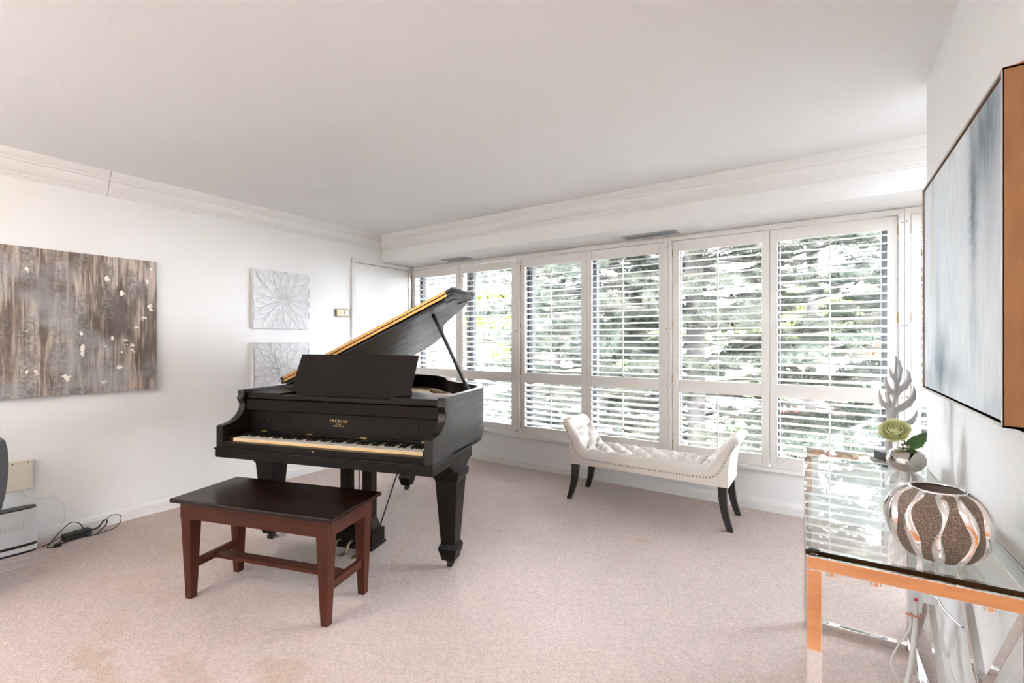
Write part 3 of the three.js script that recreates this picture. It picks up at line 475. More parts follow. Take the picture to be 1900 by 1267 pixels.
// ---------------------------------------------------------------- leaf sculpture
{
  const s = thing('leaf_sculpture', 'tall silver leaf sculpture with curling fronds on a black base', 'sculpture', [0.224, 0.8002, -2.405], 33.8 * Math.PI / 180);
  const k = 0.00216 / 4.873, X = (zx) => (zx - 232) * k, Y = (zy) => (1005 - zy) * k;
  const lines = [
    [[262, 66, 4], [262, 130, 9], [256, 220, 12], [262, 310, 15], [248, 420, 19], [228, 540, 22], [208, 660, 25], [200, 800, 27], [200, 960, 30]],
    [[262, 70, 4], [290, 120, 16], [303, 190, 24], [292, 260, 22], [276, 330, 16], [262, 400, 14]],
    [[368, 184, 3], [388, 225, 15], [386, 290, 26], [350, 345, 28], [300, 370, 26], [266, 440, 16], [250, 500, 10]],
    [[438, 335, 3], [445, 385, 15], [432, 445, 26], [385, 500, 30], [320, 535, 30], [265, 560, 24], [242, 640, 14]],
    [[475, 556, 3], [462, 605, 13], [425, 655, 23], [365, 685, 25], [300, 690, 26], [245, 720, 22], [222, 790, 14]],
    [[212, 170, 3], [212, 205, 9], [226, 245, 13], [248, 268, 12], [257, 320, 10]],
    [[174, 236, 3], [172, 285, 13], [186, 345, 20], [214, 385, 20], [245, 420, 12]],
    [[120, 365, 3], [122, 425, 10], [142, 490, 18], [185, 520, 21], [228, 535, 14]],
    [[122, 595, 3], [132, 640, 8], [155, 676, 13], [200, 700, 16]],
    [[186, 400, 16], [200, 500, 18], [195, 620, 16]],
  ];
  const caps = []; for (const l of lines) for (let i = 0; i + 1 < l.length; i++) caps.push([X(l[i][0]), Y(l[i][1]), l[i][2] * k, X(l[i + 1][0]), Y(l[i + 1][1]), l[i + 1][2] * k]);
  const R = 104, mc = new MarchingCubes(R, M.silverPaint, false, false, 400000), hx = 0.15, hy = 0.26, hz = 0.03, cy = 0.235; mc.isolation = 0;
  for (let zi = 0; zi < R; zi++) for (let yi = 0; yi < R; yi++) for (let xi = 0; xi < R; xi++) {
    const x = ((xi - R / 2) / (R / 2)) * hx, y = ((yi - R / 2) / (R / 2)) * hy + cy, z0 = ((zi - R / 2) / (R / 2)) * hz, z = (z0 + 0.10 * (Math.abs(x) - 0.03)) * 1.25; let d = 1;
    for (const [ax, ay, ar, bx, by, br] of caps) {
      const dx = bx - ax, dy = by - ay, t = cl(((x - ax) * dx + (y - ay) * dy) / (dx * dx + dy * dy)), r = ar + (br - ar) * t, px = x - ax - dx * t, py = y - ay - dy * t; if (Math.abs(px) > 0.04 || Math.abs(py) > 0.04) continue;
      const e = Math.sqrt(px * px + py * py + z * z) - r, h = Math.max(0, 0.005 - Math.abs(d - e)) / 0.005; d = Math.min(d, e) - h * h * 0.005 / 4;
    }
    mc.field[zi * R * R + yi * R + xi] = -d;
  }
  mc.update(); const n = mc.count; let g = new THREE.BufferGeometry(); g.setAttribute('position', new THREE.Float32BufferAttribute(mc.positionArray.slice(0, n * 3), 3));
  g.scale(hx, hy, hz); g.translate(0, cy, 0); g = mergeVertices(g, 1e-5); g.computeVertexNormals(); part('leaf', g, M.silverPaint, s);
  part('base', box(-0.050, 0.052, 0, 0.034, -0.03, 0.03, 0.002), M.black, s);
}
// ---------------------------------------------------------------- grey abstract canvas on the right wall
{
  const p = thing('abstract_canvas', 'pale grey blue abstract canvas in a deep wooden frame, right wall', 'painting', [XR, 1.09, -1.975]);
  const w = 0.505, h = 0.79;
  const art = tex(768, 640, (u, v) => {
    const st = fbm(u, v, 40, 3, 4, 301), big = fbm(u, v, 3, 3, 4, 311), mid = fbm(u, v, 8, 4, 4, 321), fine = fbm(u, v, 120, 12, 2, 331), sc = fbm(u * 1.0, v, 16, 60, 3, 341);
    let c = mix3([204, 212, 217], [226, 231, 232], cl(0.8 * big + 0.4 * st - 0.1)); c = mix3(c, [186, 196, 204], 0.55 * ss(mid, 0.5, 0.72));
    const smudge = (u0, v0, su, sv, col, a) => { const d = ((u - u0 + 0.03 * (sc - 0.5)) / su) ** 2 + ((v - v0 + 0.1 * (st - 0.5)) / sv) ** 2; c = mix3(c, col, a * Math.exp(-d) * (0.55 + 0.6 * fine)); };
    smudge(0.86, 0.90, 0.13, 0.18, [108, 118, 128], 1.1); smudge(0.74, 0.72, 0.035, 0.24, [98, 108, 118], 1.15); smudge(0.30, 0.12, 0.10, 0.12, [112, 124, 132], 1.15); smudge(0.26, 0.36, 0.035, 0.30, [150, 160, 166], 0.6);
    smudge(0.16, 0.72, 0.05, 0.34, [196, 192, 182], 0.9); smudge(0.52, 0.10, 0.10, 0.05, [150, 160, 168], 0.6); smudge(0.06, 0.5, 0.06, 0.5, [206, 216, 224], 0.7); smudge(0.9, 0.62, 0.06, 0.15, [168, 176, 184], 0.6);
    const k = 0.94 + 0.10 * fine; return [c[0] * k, c[1] * k, c[2] * k];
  });
  const bumpy = tex(512, 512, (u, v) => { const n = 255 * (0.6 * fbm(u, v, 50, 6, 4, 351) + 0.4 * fbm(u, v, 90, 90, 2, 361)); return [n, n, n]; }, false);
  const face = new THREE.PlaneGeometry(2 * w - 0.016, h - 0.016, 1, 1).rotateY(-Math.PI / 2).translate(-0.0475, h / 2, 0);
  part('canvas_face', face, std({ map: art, roughness: 0.7, bumpMap: bumpy, bumpScale: 0.001 }), p);
  part('canvas', box(-0.047, -0.012, 0.008, h - 0.008, -w + 0.008, w - 0.008), M.plaster, p);
  // frame: thin pale lip in front, deep maple sides that swell to the wall
  const sidePts = [[-0.052, 0], [-0.030, 0.0], [-0.014, 0.004], [-0.004, 0.012], [0, 0.02], [0, -0.012], [-0.052, -0.012]];
  const fr = [[-0.052, 0.0], [-0.052, 0.004], [-0.030, 0.006], [-0.016, 0.010], [-0.006, 0.018], [0, 0.022], [0, 0.0]];
  const rail = (len) => extrude(fr, len, 0);
  const top = toCreasedNormals(rail(2 * w + 0.008), 0.5).translate(0, 0, -w - 0.004), parts = [top.clone().translate(0, h, 0), top.clone().scale(1, -1, 1)];
  part('frame', [uvm(parts[0]), uvm(parts[1])], M.maple, p);
  const sidesN = box(-0.052, 0, -0.004, h + 0.004, w, w + 0.004); part('frame_side', uvm(sidesN, true), M.maple, p); part('frame_side', uvm(box(-0.052, 0, -0.004, h + 0.004, -w - 0.004, -w), true), M.maple, p);
  part('frame_lip', [box(-0.0535, -0.050, -0.003, 0.003, -w - 0.003, w + 0.003), box(-0.0535, -0.050, h - 0.003, h + 0.003, -w - 0.003, w + 0.003), box(-0.0535, -0.050, 0, h, w - 0.001, w + 0.004), box(-0.0535, -0.050, 0, h, -w - 0.004, -w + 0.001)], std({ color: lin(0.55, 0.52, 0.47), metalness: 0.3, roughness: 0.4 }), p);
}
// ---------------------------------------------------------------- brown textured canvas on the left wall
{
  const z0 = -1.405, z1 = -0.20, h = 0.932, p = thing('birch_canvas', 'large brown grey streaked canvas with white flecks, left wall', 'painting', [XL, 0.924, (z0 + z1) / 2]), w = z1 - z0;
  const TW = 1280, TH = 992, rr = rng(42), trunks = [], flecks = [];
  for (const [c, wd, d] of [[0.955, 0.018, 0.5], [0.872, 0.030, 0.9], [0.842, 0.02, 0.3], [0.765, 0.034, 1.0], [0.655, 0.032, 0.9], [0.565, 0.036, 0.7], [0.445, 0.036, 1.0], [0.36, 0.03, 0.6], [0.25, 0.035, 0.8], [0.13, 0.03, 0.9], [0.05, 0.03, 0.6]]) trunks.push([c, wd, d]);
  for (let i = 0; i < 30; i++) { const t = trunks[Math.floor(rr() * trunks.length)]; flecks.push([t[0] + (rr() - 0.5) * 0.06, rr(), 0.010 + rr() * 0.012, 0.012 + rr() * 0.018, rr() * 3]); }
  const hgt = (u, v) => { let t = 0; for (const [c, wd, d] of trunks) t = Math.max(t, d * Math.exp(-(((u - c + 0.012 * (fbm(u, v, 4, 6, 2, 5) - 0.5)) / wd) ** 4)) * ss(fbm(u, v, 6, 5, 3, 88 + Math.floor(c * 100)), 0.34, 0.55)); return t; };
  const fleck = (u, v) => { let f = 0; for (const [a, b, s, q, ph] of flecks) { const dx = (u - a) * 1.29, dy = v - b; if (Math.abs(dx) > 0.04 || Math.abs(dy) > 0.05) continue; const n = fbm(u, v, 64, 52, 4, 66); f = Math.max(f, ss(n - 0.36 - 0.26 * Math.hypot(dx / s, dy / q), 0, 0.05)); } return f; };
  const art = tex(TW, TH, (u, v) => {
    const s1 = fbm(u, v, 34, 4, 4, 401), s2 = fbm(u, v, 60, 4, 3, 411), s3 = fbm(u, v, 10, 2, 3, 421), big = fbm(u, v, 5, 4, 4, 431), cv = fbm(u, v, 300, 240, 1, 441), t = hgt(u, v);
    let c = mix3([100, 84, 74], [188, 172, 157], ss(0.6 * s1 + 0.4 * s3, 0.34, 0.64)); c = mix3(c, [142, 124, 108], 0.5 * ss(s2, 0.45, 0.7)); const hair = fbm(u, v, 150, 6, 3, 491); c = mix3(c, hair > 0.5 ? [206, 194, 182] : [82, 69, 62], 0.6 * ss(Math.abs(hair - 0.5), 0.06, 0.22)); c = mix3(c, [84, 72, 66], 0.75 * ss(fbm(u, v, 18, 4, 3, 451), 0.54, 0.72));
    c = mix3(c, [158, 158, 160], 0.72 * ss(big + 0.22 * (0.5 - v), 0.48, 0.72)); const edge = fbm(u, v, 90, 70, 3, 461); c = mix3(c, mix3([92, 87, 85], [148, 145, 144], ss(edge, 0.36, 0.70)), 0.50 * t); c = mix3(c, [236, 230, 224], fleck(u, v)); const k = 0.95 + 0.1 * cv; return [c[0] * k, c[1] * k, c[2] * k];
  });
  const bump = tex(TW, TH, (u, v) => { const r1 = Math.abs(fbm(u, v, 46, 40, 3, 471) - 0.5) * 2, n = 60 * fbm(u, v, 200, 24, 2, 481) + 30 * fbm(u, v, 300, 240, 1, 441) + hgt(u, v) * 150 * (1 - Math.pow(cl(1 - r1 * 3), 2)) + 60 * fleck(u, v); return [n, n, n]; }, false);
  part('canvas_face', new THREE.PlaneGeometry(w, h).rotateY(Math.PI / 2).translate(0.0362, h / 2, 0), std({ map: art, roughness: 0.62, bumpMap: bump, bumpScale: 0.004 }), p);
  part('canvas', box(0.001, 0.036, 0, h, -w / 2, w / 2, 0.003), std({ color: lin(0.13, 0.105, 0.09), roughness: 0.8 }), p);
}
// ---------------------------------------------------------------- white relief flower canvases
{
  const petal = (l, wd, lift) => { const g = new THREE.PlaneGeometry(1, 1, 6, 8), a = g.attributes.position; for (let q = 0; q < a.count; q++) { const u = a.getX(q) * 2, t = a.getY(q) + 0.5, half = wd / 2 * Math.pow(Math.sin(Math.PI * Math.pow(cl(0.06 + 0.94 * t), 0.75)), 0.75); a.setXYZ(q, u * half, t * l, 0.001 + lift * Math.pow(t, 0.8) - 0.0045 * (1 - Math.abs(u)) * Math.sin(Math.PI * t * 0.9)); } g.computeVertexNormals();
    const line = []; for (let i = 0; i <= 28; i++) { const k = i / 28, t = k < 0.5 ? 0.12 + 0.88 * 2 * k : 0.12 + 0.88 * 2 * (1 - k), half = wd / 2 * Math.pow(Math.sin(Math.PI * Math.pow(cl(0.06 + 0.94 * Math.min(t, 0.999)), 0.75)), 0.75) * (k < 0.5 ? -1 : 1); line.push(V(half, t * l, 0.0015 + lift * Math.pow(t, 0.8))); }
    return merge([g, new THREE.TubeGeometry(new THREE.CatmullRomCurve3(line), 36, Math.min(0.0022, wd * 0.05), 5)]); };
  const clipTo = (g, hw) => { const a = g.attributes.position; for (let q = 0; q < a.count; q++) { a.setX(q, cl(a.getX(q), -hw, hw)); a.setY(q, cl(a.getY(q), -hw, hw)); } g.computeVertexNormals(); return g; };
  const make = (y, cx, cy, rings, seed, label) => {
    const c = thing('flower_canvas', label, 'wall art', [XL, y, -2.362], Math.PI / 2, 'white relief flower canvases'), hw = 0.2585, r = rng(seed);   // local x runs to -z, z out of the wall
    part('panel', box(-hw, hw, -hw, hw, 0.001, 0.040, 0.003), M.plaster, c);
    rings.forEach(([n, rad, l, wd, lift], k) => { for (let i = 0; i < n; i++) { const g = petal(l * (0.9 + 0.2 * r()), wd * (0.9 + 0.2 * r()), lift); g.translate(0, rad, 0); g.rotateZ(i / n * Math.PI * 2 + k * 0.37 + (r() - 0.5) * 0.12); g.translate(cx, cy, 0.0415); part('petal', clipTo(g, hw - 0.001), M.plaster, c); } });
  };
  make(1.640, 0.015, 0.00, [[15, 0.10, 0.24, 0.088, 0.007], [15, 0.075, 0.175, 0.064, 0.012], [16, 0.05, 0.085, 0.034, 0.014], [16, 0.03, 0.050, 0.020, 0.016], [12, 0.008, 0.040, 0.016, 0.018]], 3, 'white relief daisy canvas, upper one of the two');
  make(1.000, 0.010, 0.01, [[18, 0.21, 0.16, 0.105, 0.008], [16, 0.14, 0.15, 0.090, 0.011], [15, 0.085, 0.12, 0.066, 0.013], [14, 0.05, 0.075, 0.038, 0.015], [12, 0.02, 0.050, 0.022, 0.017]], 8, 'white relief dahlia canvas, lower one, partly behind the piano');
}
// thermostat
{
  const t = thing('thermostat', 'small brass coloured thermostat with a dial beside the closet door', 'thermostat', [XL, 1.560, -3.014], Math.PI / 2);
  part('case', box(-0.075, 0.075, -0.036, 0.036, 0, 0.034, 0.004), M.thermo, t); part('dial', at(cyl(0.022, 0.020, 0.010, 24).rotateX(Math.PI / 2), 0.036, 0, 0.039), std({ color: lin(0.50, 0.45, 0.35), metalness: 0.5, roughness: 0.35 }), t); part('window', box(-0.06, 0.0, 0.004, 0.014, 0.034, 0.0348), M.agedBrass, t);
}
// phone jack box and router at the left edge
{
  const j = thing('junction_box', 'cream flat junction box with two screws low on the left wall', 'box', [XL, 0.449, -0.700], Math.PI / 2);
  part('cover', box(-0.060, 0.060, -0.090, 0.090, 0, 0.030, 0.004), M.beige, j); for (const x of [-0.030, 0.038]) part('screw', at(cyl(0.0045, 0.0045, 0.003, 12).rotateX(Math.PI / 2), x, 0.075, 0.031), M.nail, j);
  const m = thing('router', 'white upright internet router on the carpet by the left wall', 'router', [-4.03, 0, -0.63], Math.PI / 2 - 0.03);
  const pl = spline([[-0.17, 0.030], [-0.10, 0.037], [0, 0.040], [0.08, 0.038], [0.122, 0.028], [0.132, 0.010], [0.130, -0.02], [0.10, -0.04], [-0.1, -0.04], [-0.17, -0.035]], 50, true);
  const slab = (y0, y1, k = 1) => { const g = extrude(pl.map(([x, z]) => [x * k, -z * k]), y1 - y0, 0.0015); g.rotateX(-Math.PI / 2); return toCreasedNormals(g.translate(0, y0, 0), 0.5); };
  part('case', [slab(0.012, 0.040), slab(0.056, 0.262)], M.plastic, m); part('dark_band', [slab(0.040, 0.056, 0.985), slab(0.0, 0.012, 0.97), slab(0.262, 0.270, 0.965)], M.black, m);
  const font = await new FontLoader().loadAsync('fonts/droid/droid_sans_bold.typeface.json'), tg = new TextGeometry('Bell', { font, size: 0.042, depth: 0.0012, curveSegments: 4 }); tg.translate(-0.034, 0.145, 0.0395); part('lettering', tg, phy({ color: lin(0.62, 0.63, 0.64), roughness: 0.4 }), m);
}
{
  const r = 0.0028;
  solo('phone_cable', tube([[-4.115, 0.36, -0.71], [-4.10, 0.315, -0.735], [-4.10, 0.285, -0.79], [-4.10, 0.275, -0.85], [-4.095, 0.22, -0.895], [-4.09, 0.13, -0.90], [-4.07, 0.05, -0.865], [-4.05, 0.012, -0.83], [-4.03, r, -0.795]], r, 70, 6), M.cordWhite, 'thin white cable drooping from the junction box to the router', 'cable');
  solo('white_cable', tube([[-4.0, r, -0.46], [-3.90, r, -0.62], [-3.86, r, -0.70], [-3.80, r, -0.712], [-3.765, r, -0.66], [-3.765, r, -0.55], [-3.74, r, -0.40]], r, 60, 6), M.cordWhite, 'white cable looping over the carpet in front of the router', 'cable');
  const a = thing('power_adapter', 'black power brick with tangled cords by the baseboard', 'adapter', [-4.02, 0, -0.945], Math.PI / 2 + 0.15);
  part('brick', box(-0.070, 0.070, 0.004, 0.044, -0.028, 0.028, 0.005), M.blackMatte, a);
  part('cord', tube([[-0.07, 0.02, 0], [-0.092, 0.012, 0.012], [-0.095, 0.006, 0.028], [-0.075, 0.005, 0.034], [-0.02, 0.03, 0.036], [0.02, 0.010, 0.040], [0.07, 0.004, 0.052], [0.13, 0.004, 0.045], [0.20, 0.006, 0.030], [0.235, 0.03, 0.01], [0.24, 0.065, -0.01], [0.20, 0.075, -0.03], [0.15, 0.05, -0.02], [0.10, 0.030, 0.0], [0.07, 0.026, 0]], 0.0026, 120, 6), M.blackMatte, a);
  part('cord', tube([[0.07, 0.024, 0.0], [0.115, 0.030, 0.004], [0.145, 0.060, -0.01], [0.165, 0.058, -0.012], [0.16, 0.035, -0.004], [0.12, 0.014, 0.02], [0.09, 0.004, 0.038]], 0.004, 60, 6), M.blackMatte, a);
  part('cord', tube([[0.04, 0.044, -0.01], [0.02, 0.085, -0.02], [-0.02, 0.105, -0.02], [-0.08, 0.075, 0.0], [-0.13, 0.035, 0.02], [-0.155, 0.006, 0.03], [-0.145, 0.005, 0.05], [-0.12, 0.008, 0.055]], 0.003, 60, 6), M.blackMatte, a);
  part('plug', box(-0.135, -0.100, 0.001, 0.022, 0.045, 0.068, 0.005), M.blackMatte, a);
  part('cord', tube([[-0.165, 0.006, -0.014], [-0.12, 0.018, -0.012], [-0.05, 0.030, -0.030], [0.0, 0.046, -0.02]], 0.0028, 40, 6), M.blackMatte, a);
}
// grey armchair just outside the left edge
{
  const c = thing('tub_chair', 'dark grey fabric tub chair cut off by the left edge', 'chair', [-3.585, 0, -0.235], 0.3);
  const back = []; const R0 = 0.30, pts = [], n = 40, ny = 16, idx = [];
  for (let i = 0; i <= n; i++) for (let j = 0; j <= ny; j++) { const th = Math.PI * (0.0 + i / n * 1.0) + Math.PI * 0.5, t = j / ny, a = t * Math.PI * 2, y = 0.56 + 0.21 * Math.cos(a), off = 0.035 * Math.sin(a), flare = 0.07 * (y - 0.35), R = R0 + off + flare - 0.02; pts.push(R * Math.cos(th), y - 0.05 * Math.pow(Math.abs(i / n - 0.5) * 2, 3), R * Math.sin(th)); }
  for (let i = 0; i < n; i++) for (let j = 0; j < ny; j++) { const q = i * (ny + 1) + j; idx.push(q, q + 1, q + ny + 1, q + 1, q + ny + 2, q + ny + 1); }
  const g = new THREE.BufferGeometry(); g.setAttribute('position', new THREE.Float32BufferAttribute(pts, 3)); g.setIndex(idx); g.computeVertexNormals(); const bk = part('backrest', uvm(g.toNonIndexed()), M.greyFabric, c); bk.rotation.y = -2.2;
  part('seat', at(cyl(0.255, 0.265, 0.11, 40), 0, 0.40, 0), M.greyFabric, c);
  for (let k = 0; k < 4; k++) { const a = Math.PI / 4 + k * Math.PI / 2; part('leg', rod(V(0.21 * Math.cos(a), 0, 0.21 * Math.sin(a)), V(0.17 * Math.cos(a), 0.36, 0.17 * Math.sin(a)), 0.011, 10, 0.016), M.blackMatte, c); }
}
// wall socket and white light cord behind the console table
{
  const o = thing('wall_socket', 'white wall socket behind the crossed table bars', 'socket', [XR, 0.42, -2.05], -Math.PI / 2);
  part('plate', box(-0.036, 0.036, -0.058, 0.058, 0, 0.006, 0.002), M.plastic, o); for (const y of [-0.022, 0.022]) part('outlet', box(-0.015, 0.015, y - 0.013, y + 0.013, 0.006, 0.008, 0.002), M.plastic, o);
  const w = thing('cord_bundle', 'coiled white cord with a red dotted tag hanging under the table', 'cord', [0.255, 0.0, -2.10]);
  part('tag', [box(-0.022, 0.022, 0.345, 0.425, -0.004, 0.004, 0.002)], M.plastic, w).rotation.set(0, 0.45, 0.0);
  part('red_dot', at(cyl(0.006, 0.006, 0.002, 16).rotateX(Math.PI / 2), 0.002, 0.392, 0.0055), std({ color: lin(0.6, 0.02, 0.03), roughness: 0.5 }), w).rotation.y = 0.45;
  part('twist_tie', [new THREE.TorusGeometry(0.016, 0.003, 8, 24).rotateX(1.3).translate(-0.006, 0.335, 0), new THREE.TorusGeometry(0.014, 0.0028, 8, 24).rotateX(1.8).translate(0.004, 0.342, 0.003)], std({ color: lin(0.55, 0.22, 0.14), roughness: 0.6 }), w);
  part('cord', tube([[0.0, 0.40, -0.006], [-0.012, 0.34, 0], [-0.012, 0.29, 0.004], [-0.045, 0.21, 0.0], [-0.062, 0.15, 0], [-0.045, 0.10, 0], [-0.02, 0.03, 0], [-0.015, 0.006, 0.0]], 0.0032, 60, 8), M.cordWhite, w);
  part('cord', tube([[0.0, 0.40, -0.004], [0.004, 0.32, 0.002], [-0.002, 0.24, 0.003], [-0.012, 0.14, 0.003], [-0.035, 0.03, 0.006], [-0.04, 0.006, 0.02]], 0.0075, 60, 8), M.cordWhite, w);
  part('plug', box(0.020, 0.060, 0.39, 0.43, -0.012, 0.012, 0.004), M.plastic, w);
  part('wire', tube([[0.03, 0.42, 0], [0.05, 0.435, 0.06], [0.06, 0.43, 0.13], [0.075, 0.43, 0.19], [0.083, 0.435, 0.22]], 0.003, 30, 6), M.steel, w);
}

// ---------------------------------------------------------------- outside
const GY = -3.2;
struct('ground', box(-60, 60, GY - 0.3, GY, -110, -4.6), std({ color: lin(0.68, 0.67, 0.66), roughness: 0.95, map: tex(256, 256, (u, v, x, y) => { const n = 205 + 30 * fbm(u, v, 8, 8, 4, 3) + 20 * (hash(x, y, 2) - 0.5); return [n, n, n]; }, true, [6, 6]) }), 'pale paved yard outside');
struct('lawn', [box(-14, -2.9, GY, GY + 0.05, -27.0, -24.2), box(-30, 30, GY, GY + 0.05, -70, -40)], std({ color: lin(0.10, 0.19, 0.03), roughness: 1 }), 'strip of green lawn beyond the pines');
struct('yard_kerb', [box(-9, 12, GY, GY + 0.16, -24.2, -23.7)], std({ color: lin(0.10, 0.105, 0.11), roughness: 0.9 }), 'dark kerb along the yard');
// brick wing of the building
{
  const g = new THREE.Group(); g.name = 'wall_brick'; g.userData.kind = 'structure'; g.userData.label = 'pale pink brick wing outside the left window'; scene.add(g);
  part('mortar', box(-5.2, -4.612, -3.2, 4.2, -5.52, -4.40), std({ color: lin(0.16, 0.14, 0.13), roughness: 0.95 }), g);
  const mats = [[0.115, 0.073, 0.061], [0.135, 0.088, 0.074], [0.10, 0.064, 0.054]].map((c) => std({ color: lin(...c), roughness: 0.9 })), r = rng(77), bg = box(-0.012, 0.006, 0, 0.062, -0.205, 0, 0.003), hb = box(-0.012, 0.006, 0, 0.062, -0.0975, 0, 0.003);
  for (let y = 0; y < 32; y++) { let z = -4.40; const off = y % 2; for (let k = 0; k < 6; k++) { const half = off && k === 0, l = half ? 0.0975 : 0.205; if (z - l < -5.53) break; const b = part('brick', half ? hb : bg, mats[Math.floor(r() * 3)], g); b.position.set(-4.61, 0.05 + y * 0.072, z); z -= l + 0.011; } }
}
// pine trees
{
  const bark = std({ color: lin(0.026, 0.022, 0.019), roughness: 1, bumpMap: tex(256, 256, (u, v) => { const n = 255 * fbm(u, v, 14, 5, 4, 6); return [n, n, n]; }, false, [0.5, 0.8]), bumpScale: 0.02 });
  const needleMats = [std({ color: lin(0.021, 0.022, 0.012), roughness: 0.8, side: THREE.DoubleSide }), std({ color: lin(0.017, 0.022, 0.013), roughness: 0.8, side: THREE.DoubleSide })];
  const tuft = (() => { const r = rng(9), p = [], n = 40; for (let i = 0; i < n; i++) { const a = r() * Math.PI * 2, e = 0.25 + r() * 0.95, l = 0.085 + r() * 0.05, d = V(Math.sin(e) * Math.cos(a), Math.cos(e), Math.sin(e) * Math.sin(a)), s = V(-Math.sin(a), 0, Math.cos(a)).multiplyScalar(0.0030), o = V(0, (r() - 0.6) * 0.06, 0), q = o.clone().add(d.multiplyScalar(l)); const A = o.clone().add(s), B = o.clone().sub(s); p.push(A.x, A.y, A.z, B.x, B.y, B.z, q.x, q.y, q.z); } const g = new THREE.BufferGeometry(); g.setAttribute('position', new THREE.Float32BufferAttribute(p, 3)); g.computeVertexNormals(); return g; })();
  function pine(x, z, rad, label, seed, y0, y1, nb, len, mat, dens) {
    const t = thing('pine_tree', label, 'tree', [x, GY, z], 0, 'pines outside the windows'), r = rng(seed);
    const lean = (r() - 0.5) * 0.5; part('trunk', uvm(tube([[0, -0.1, 0], [lean * 0.1, 2, 0.03], [lean * 0.3, 5, -0.02], [lean * 0.7, 9, 0.05], [lean, 13, 0]], rad, 40, 14).toNonIndexed(), true), bark, t);
    const mats = []; const Y = V(0, 1, 0);
    for (let b = 0; b < nb; b++) {
      const h = y0 - GY + (y1 - y0) * (b + r()) / nb, az = b * 2.39996 + r() * 0.7, L = len * (0.6 + 0.55 * r()), dr = -0.10 - 0.28 * r(), dir = V(Math.cos(az), dr + 0.25, Math.sin(az)).normalize(), side = V(-Math.sin(az), 0, Math.cos(az)), p0 = V(lean * 0.4, h, 0), pts = [];
      for (let k = 0; k <= 5; k++) { const s = k / 5; pts.push(p0.clone().addScaledVector(dir, L * s).add(V(0, dr * L * 0.35 * s * s, 0)).addScaledVector(side, 0.12 * Math.sin(s * 5 + b))); }
      const curve = new THREE.CatmullRomCurve3(pts), gs = [new THREE.TubeGeometry(curve, 10, 0.020 + 0.006 * r(), 5)];
      const nt = Math.round(L * 12 * dens);
      for (let q = 0; q < nt; q++) {
        const s = 0.22 + 0.78 * (q + r()) / nt, o = curve.getPoint(Math.min(1, s)), tl = (0.25 + 0.45 * r()) * (1.15 - 0.6 * s), sd = r() < 0.5 ? -1 : 1, td = dir.clone().multiplyScalar(0.75).addScaledVector(side, sd * (0.5 + 0.5 * r())).add(V(0, 0.35 * (r() - 0.35), 0)).normalize(), e = o.clone().addScaledVector(td, tl);
        gs.push(rod(o, e, 0.006, 3, 0.003));
        const m = 3 + Math.floor(tl * 8); for (let w = 0; w < m; w++) { const f = 0.3 + 0.7 * (w + 0.5) / m, pp = o.clone().lerp(e, f), up = td.clone().add(V((r() - 0.5) * 0.9, 0.5 * r(), (r() - 0.5) * 0.9)).normalize(), sc = 0.75 + 0.6 * r(); mats.push(new THREE.Matrix4().compose(pp, new THREE.Quaternion().setFromUnitVectors(Y, up), V(sc, sc, sc))); }
      }
      part('branch', merge(gs), bark, t);
    }
    const im = new THREE.InstancedMesh(tuft, needleMats[mat], mats.length); mats.forEach((m, i) => im.setMatrixAt(i, m)); im.name = 'needle_tufts'; im.userData.kind = 'stuff'; im.castShadow = im.receiveShadow = true; t.add(im);
  }
  pine(-3.35, -7.6, 0.11, 'pine tree seen through the shutters just right of the piano', 11, -1.6, 4.2, 84, 2.1, 1, 1);
  pine(-1.55, -7.3, 0.13, 'pine tree with thick trunk behind the right end of the bench', 23, -1.2, 4.4, 80, 2.1, 0, 1);
  pine(1.05, -8.2, 0.13, 'pine tree with dark trunk behind the leaf sculpture', 37, -1.4, 4.6, 84, 2.4, 1, 1);
  pine(-6.2, -11.5, 0.13, 'farther pine tree between the brick wing and the nearest pine', 51, -2.0, 5.0, 70, 2.6, 1, 1);
  pine(-4.3, -12.4, 0.12, 'slender pine farther back behind the left end of the bench', 61, -2.0, 6.0, 64, 2.5, 0, 0.9);
  pine(-0.3, -13.0, 0.12, 'slender pine farther back between the two thick trunks', 71, -2.0, 6.2, 64, 2.6, 1, 0.9);
  pine(4.0, -13.4, 0.12, 'slender pine farther back at the right end of the windows', 81, -2.0, 6.4, 64, 2.7, 0, 0.9);
  // leafy trees far behind
  const leafGeo = new THREE.PlaneGeometry(0.16, 0.11, 1, 1), leafMats = [std({ color: lin(0.115, 0.135, 0.030), roughness: 0.8, side: THREE.DoubleSide }), std({ color: lin(0.065, 0.09, 0.03), roughness: 0.8, side: THREE.DoubleSide }), std({ color: lin(0.13, 0.085, 0.05), roughness: 0.8, side: THREE.DoubleSide })];
  const spots = [[-13.5, -20, 4.6, 2.6, 0, 'bright yellow green tree far behind the left pine'], [-7.5, -22, 3.4, 2.4, 1, 'mid green tree far behind the pines, left of the bench'], [-1.6, -34, 4.2, 3.4, 0, 'yellow green tree across the yard behind the bench'], [4.2, -36, 3.6, 3.6, 2, 'russet tree across the yard behind the parked red car'], [10.5, -33, 4.4, 3.2, 0, 'lime green tree across the yard behind the sculpture']];
  [[-40, -46, 'at the far left end'], [-31, -47, 'second from the left'], [-22, -45, 'third from the left'], [-13, -48, 'fourth from the left'], [-4, -46, 'in the middle'], [5, -48, 'behind the red car'], [14, -46, 'third from the right'], [23, -45, 'second from the right'], [32, -47, 'at the far right end']].forEach(([x, z, w], i) => spots.push([x, z, 3.2 + (i % 3) * 0.5, 5.2, i % 4 === 2 ? 2 : 1, 'dark tree in the far row across the yard, ' + w]));
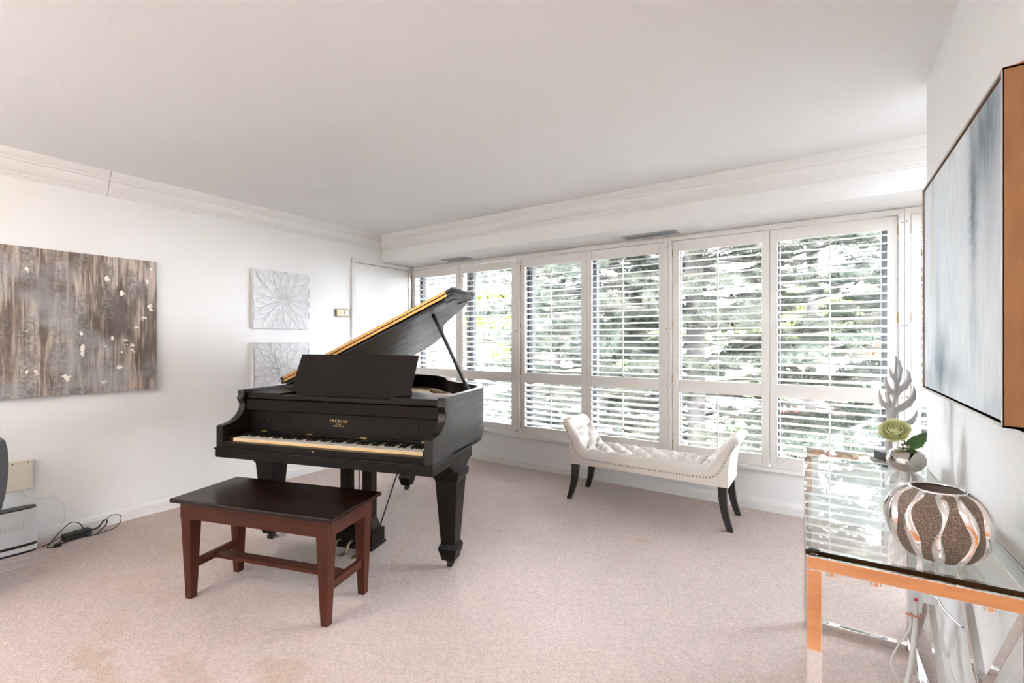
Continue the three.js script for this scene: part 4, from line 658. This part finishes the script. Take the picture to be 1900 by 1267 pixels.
  spots.forEach(([x, z, h, rad, m, label], i) => {
    const t = thing('leafy_tree', label, 'tree', [x, GY, z], 0, 'leafy trees across the yard'), r = rng(100 + i); part('trunk', at(cyl(0.22, 0.10, h, 12), 0, h / 2, 0), bark, t);
    const N = 2600, im = new THREE.InstancedMesh(leafGeo, leafMats[m], N), q = new THREE.Quaternion(), e = new THREE.Euler();
    for (let k = 0; k < N; k++) { const a = r() * 6.283, c = r() * 2 - 1, R = rad * (0.55 + 0.45 * Math.sqrt(r())) * (0.85 + 0.25 * Math.sin(a * 3 + c * 4)), s = Math.sqrt(1 - c * c); e.set(r() * 6, r() * 6, r() * 6); const sc = 1.6 + r() * 1.6; im.setMatrixAt(k, new THREE.Matrix4().compose(V(R * s * Math.cos(a), h + rad * 0.35 + R * c * 0.8, R * s * Math.sin(a)), q.setFromEuler(e), V(sc, sc, sc))); }
    im.name = 'leaves'; im.userData.kind = 'stuff'; im.castShadow = im.receiveShadow = true; t.add(im);
  });
}
// parked red car
{
  const c = thing('parked_car', 'red car parked across the yard outside', 'car', [-0.3, GY, -29.6], 0.35);
  const prof = spline([[-2.1, 0.35], [-2.12, 0.75], [-1.5, 0.92], [-1.2, 0.95], [-0.6, 1.38], [0.6, 1.42], [1.35, 1.02], [2.0, 0.92], [2.1, 0.6], [2.05, 0.33]], 60);
  const red = phy({ color: lin(0.22, 0.008, 0.01), roughness: 0.3, clearcoat: 0.6 }); part('body', toCreasedNormals(extrude([...prof, [2.05, 0.3], [-2.1, 0.3]], 1.7, 0.06, 2).translate(0, 0, -0.85), 0.6), red, c);
  const win = [[-1.08, 0.97], [-0.58, 1.32], [0.56, 1.35], [1.12, 1.04]]; part('side_windows', toCreasedNormals(extrude(win, 1.712, 0).translate(0, 0, -0.856), 0.5), M.black, c);
  for (const x of [-1.3, 1.3]) for (const z of [-0.78, 0.78]) part('wheel', cyl(0.32, 0.32, 0.2, 24).rotateX(Math.PI / 2).translate(x, 0.32, z), M.blackMatte, c);
}

shadowed(scene);
renderer.render(scene, camera);
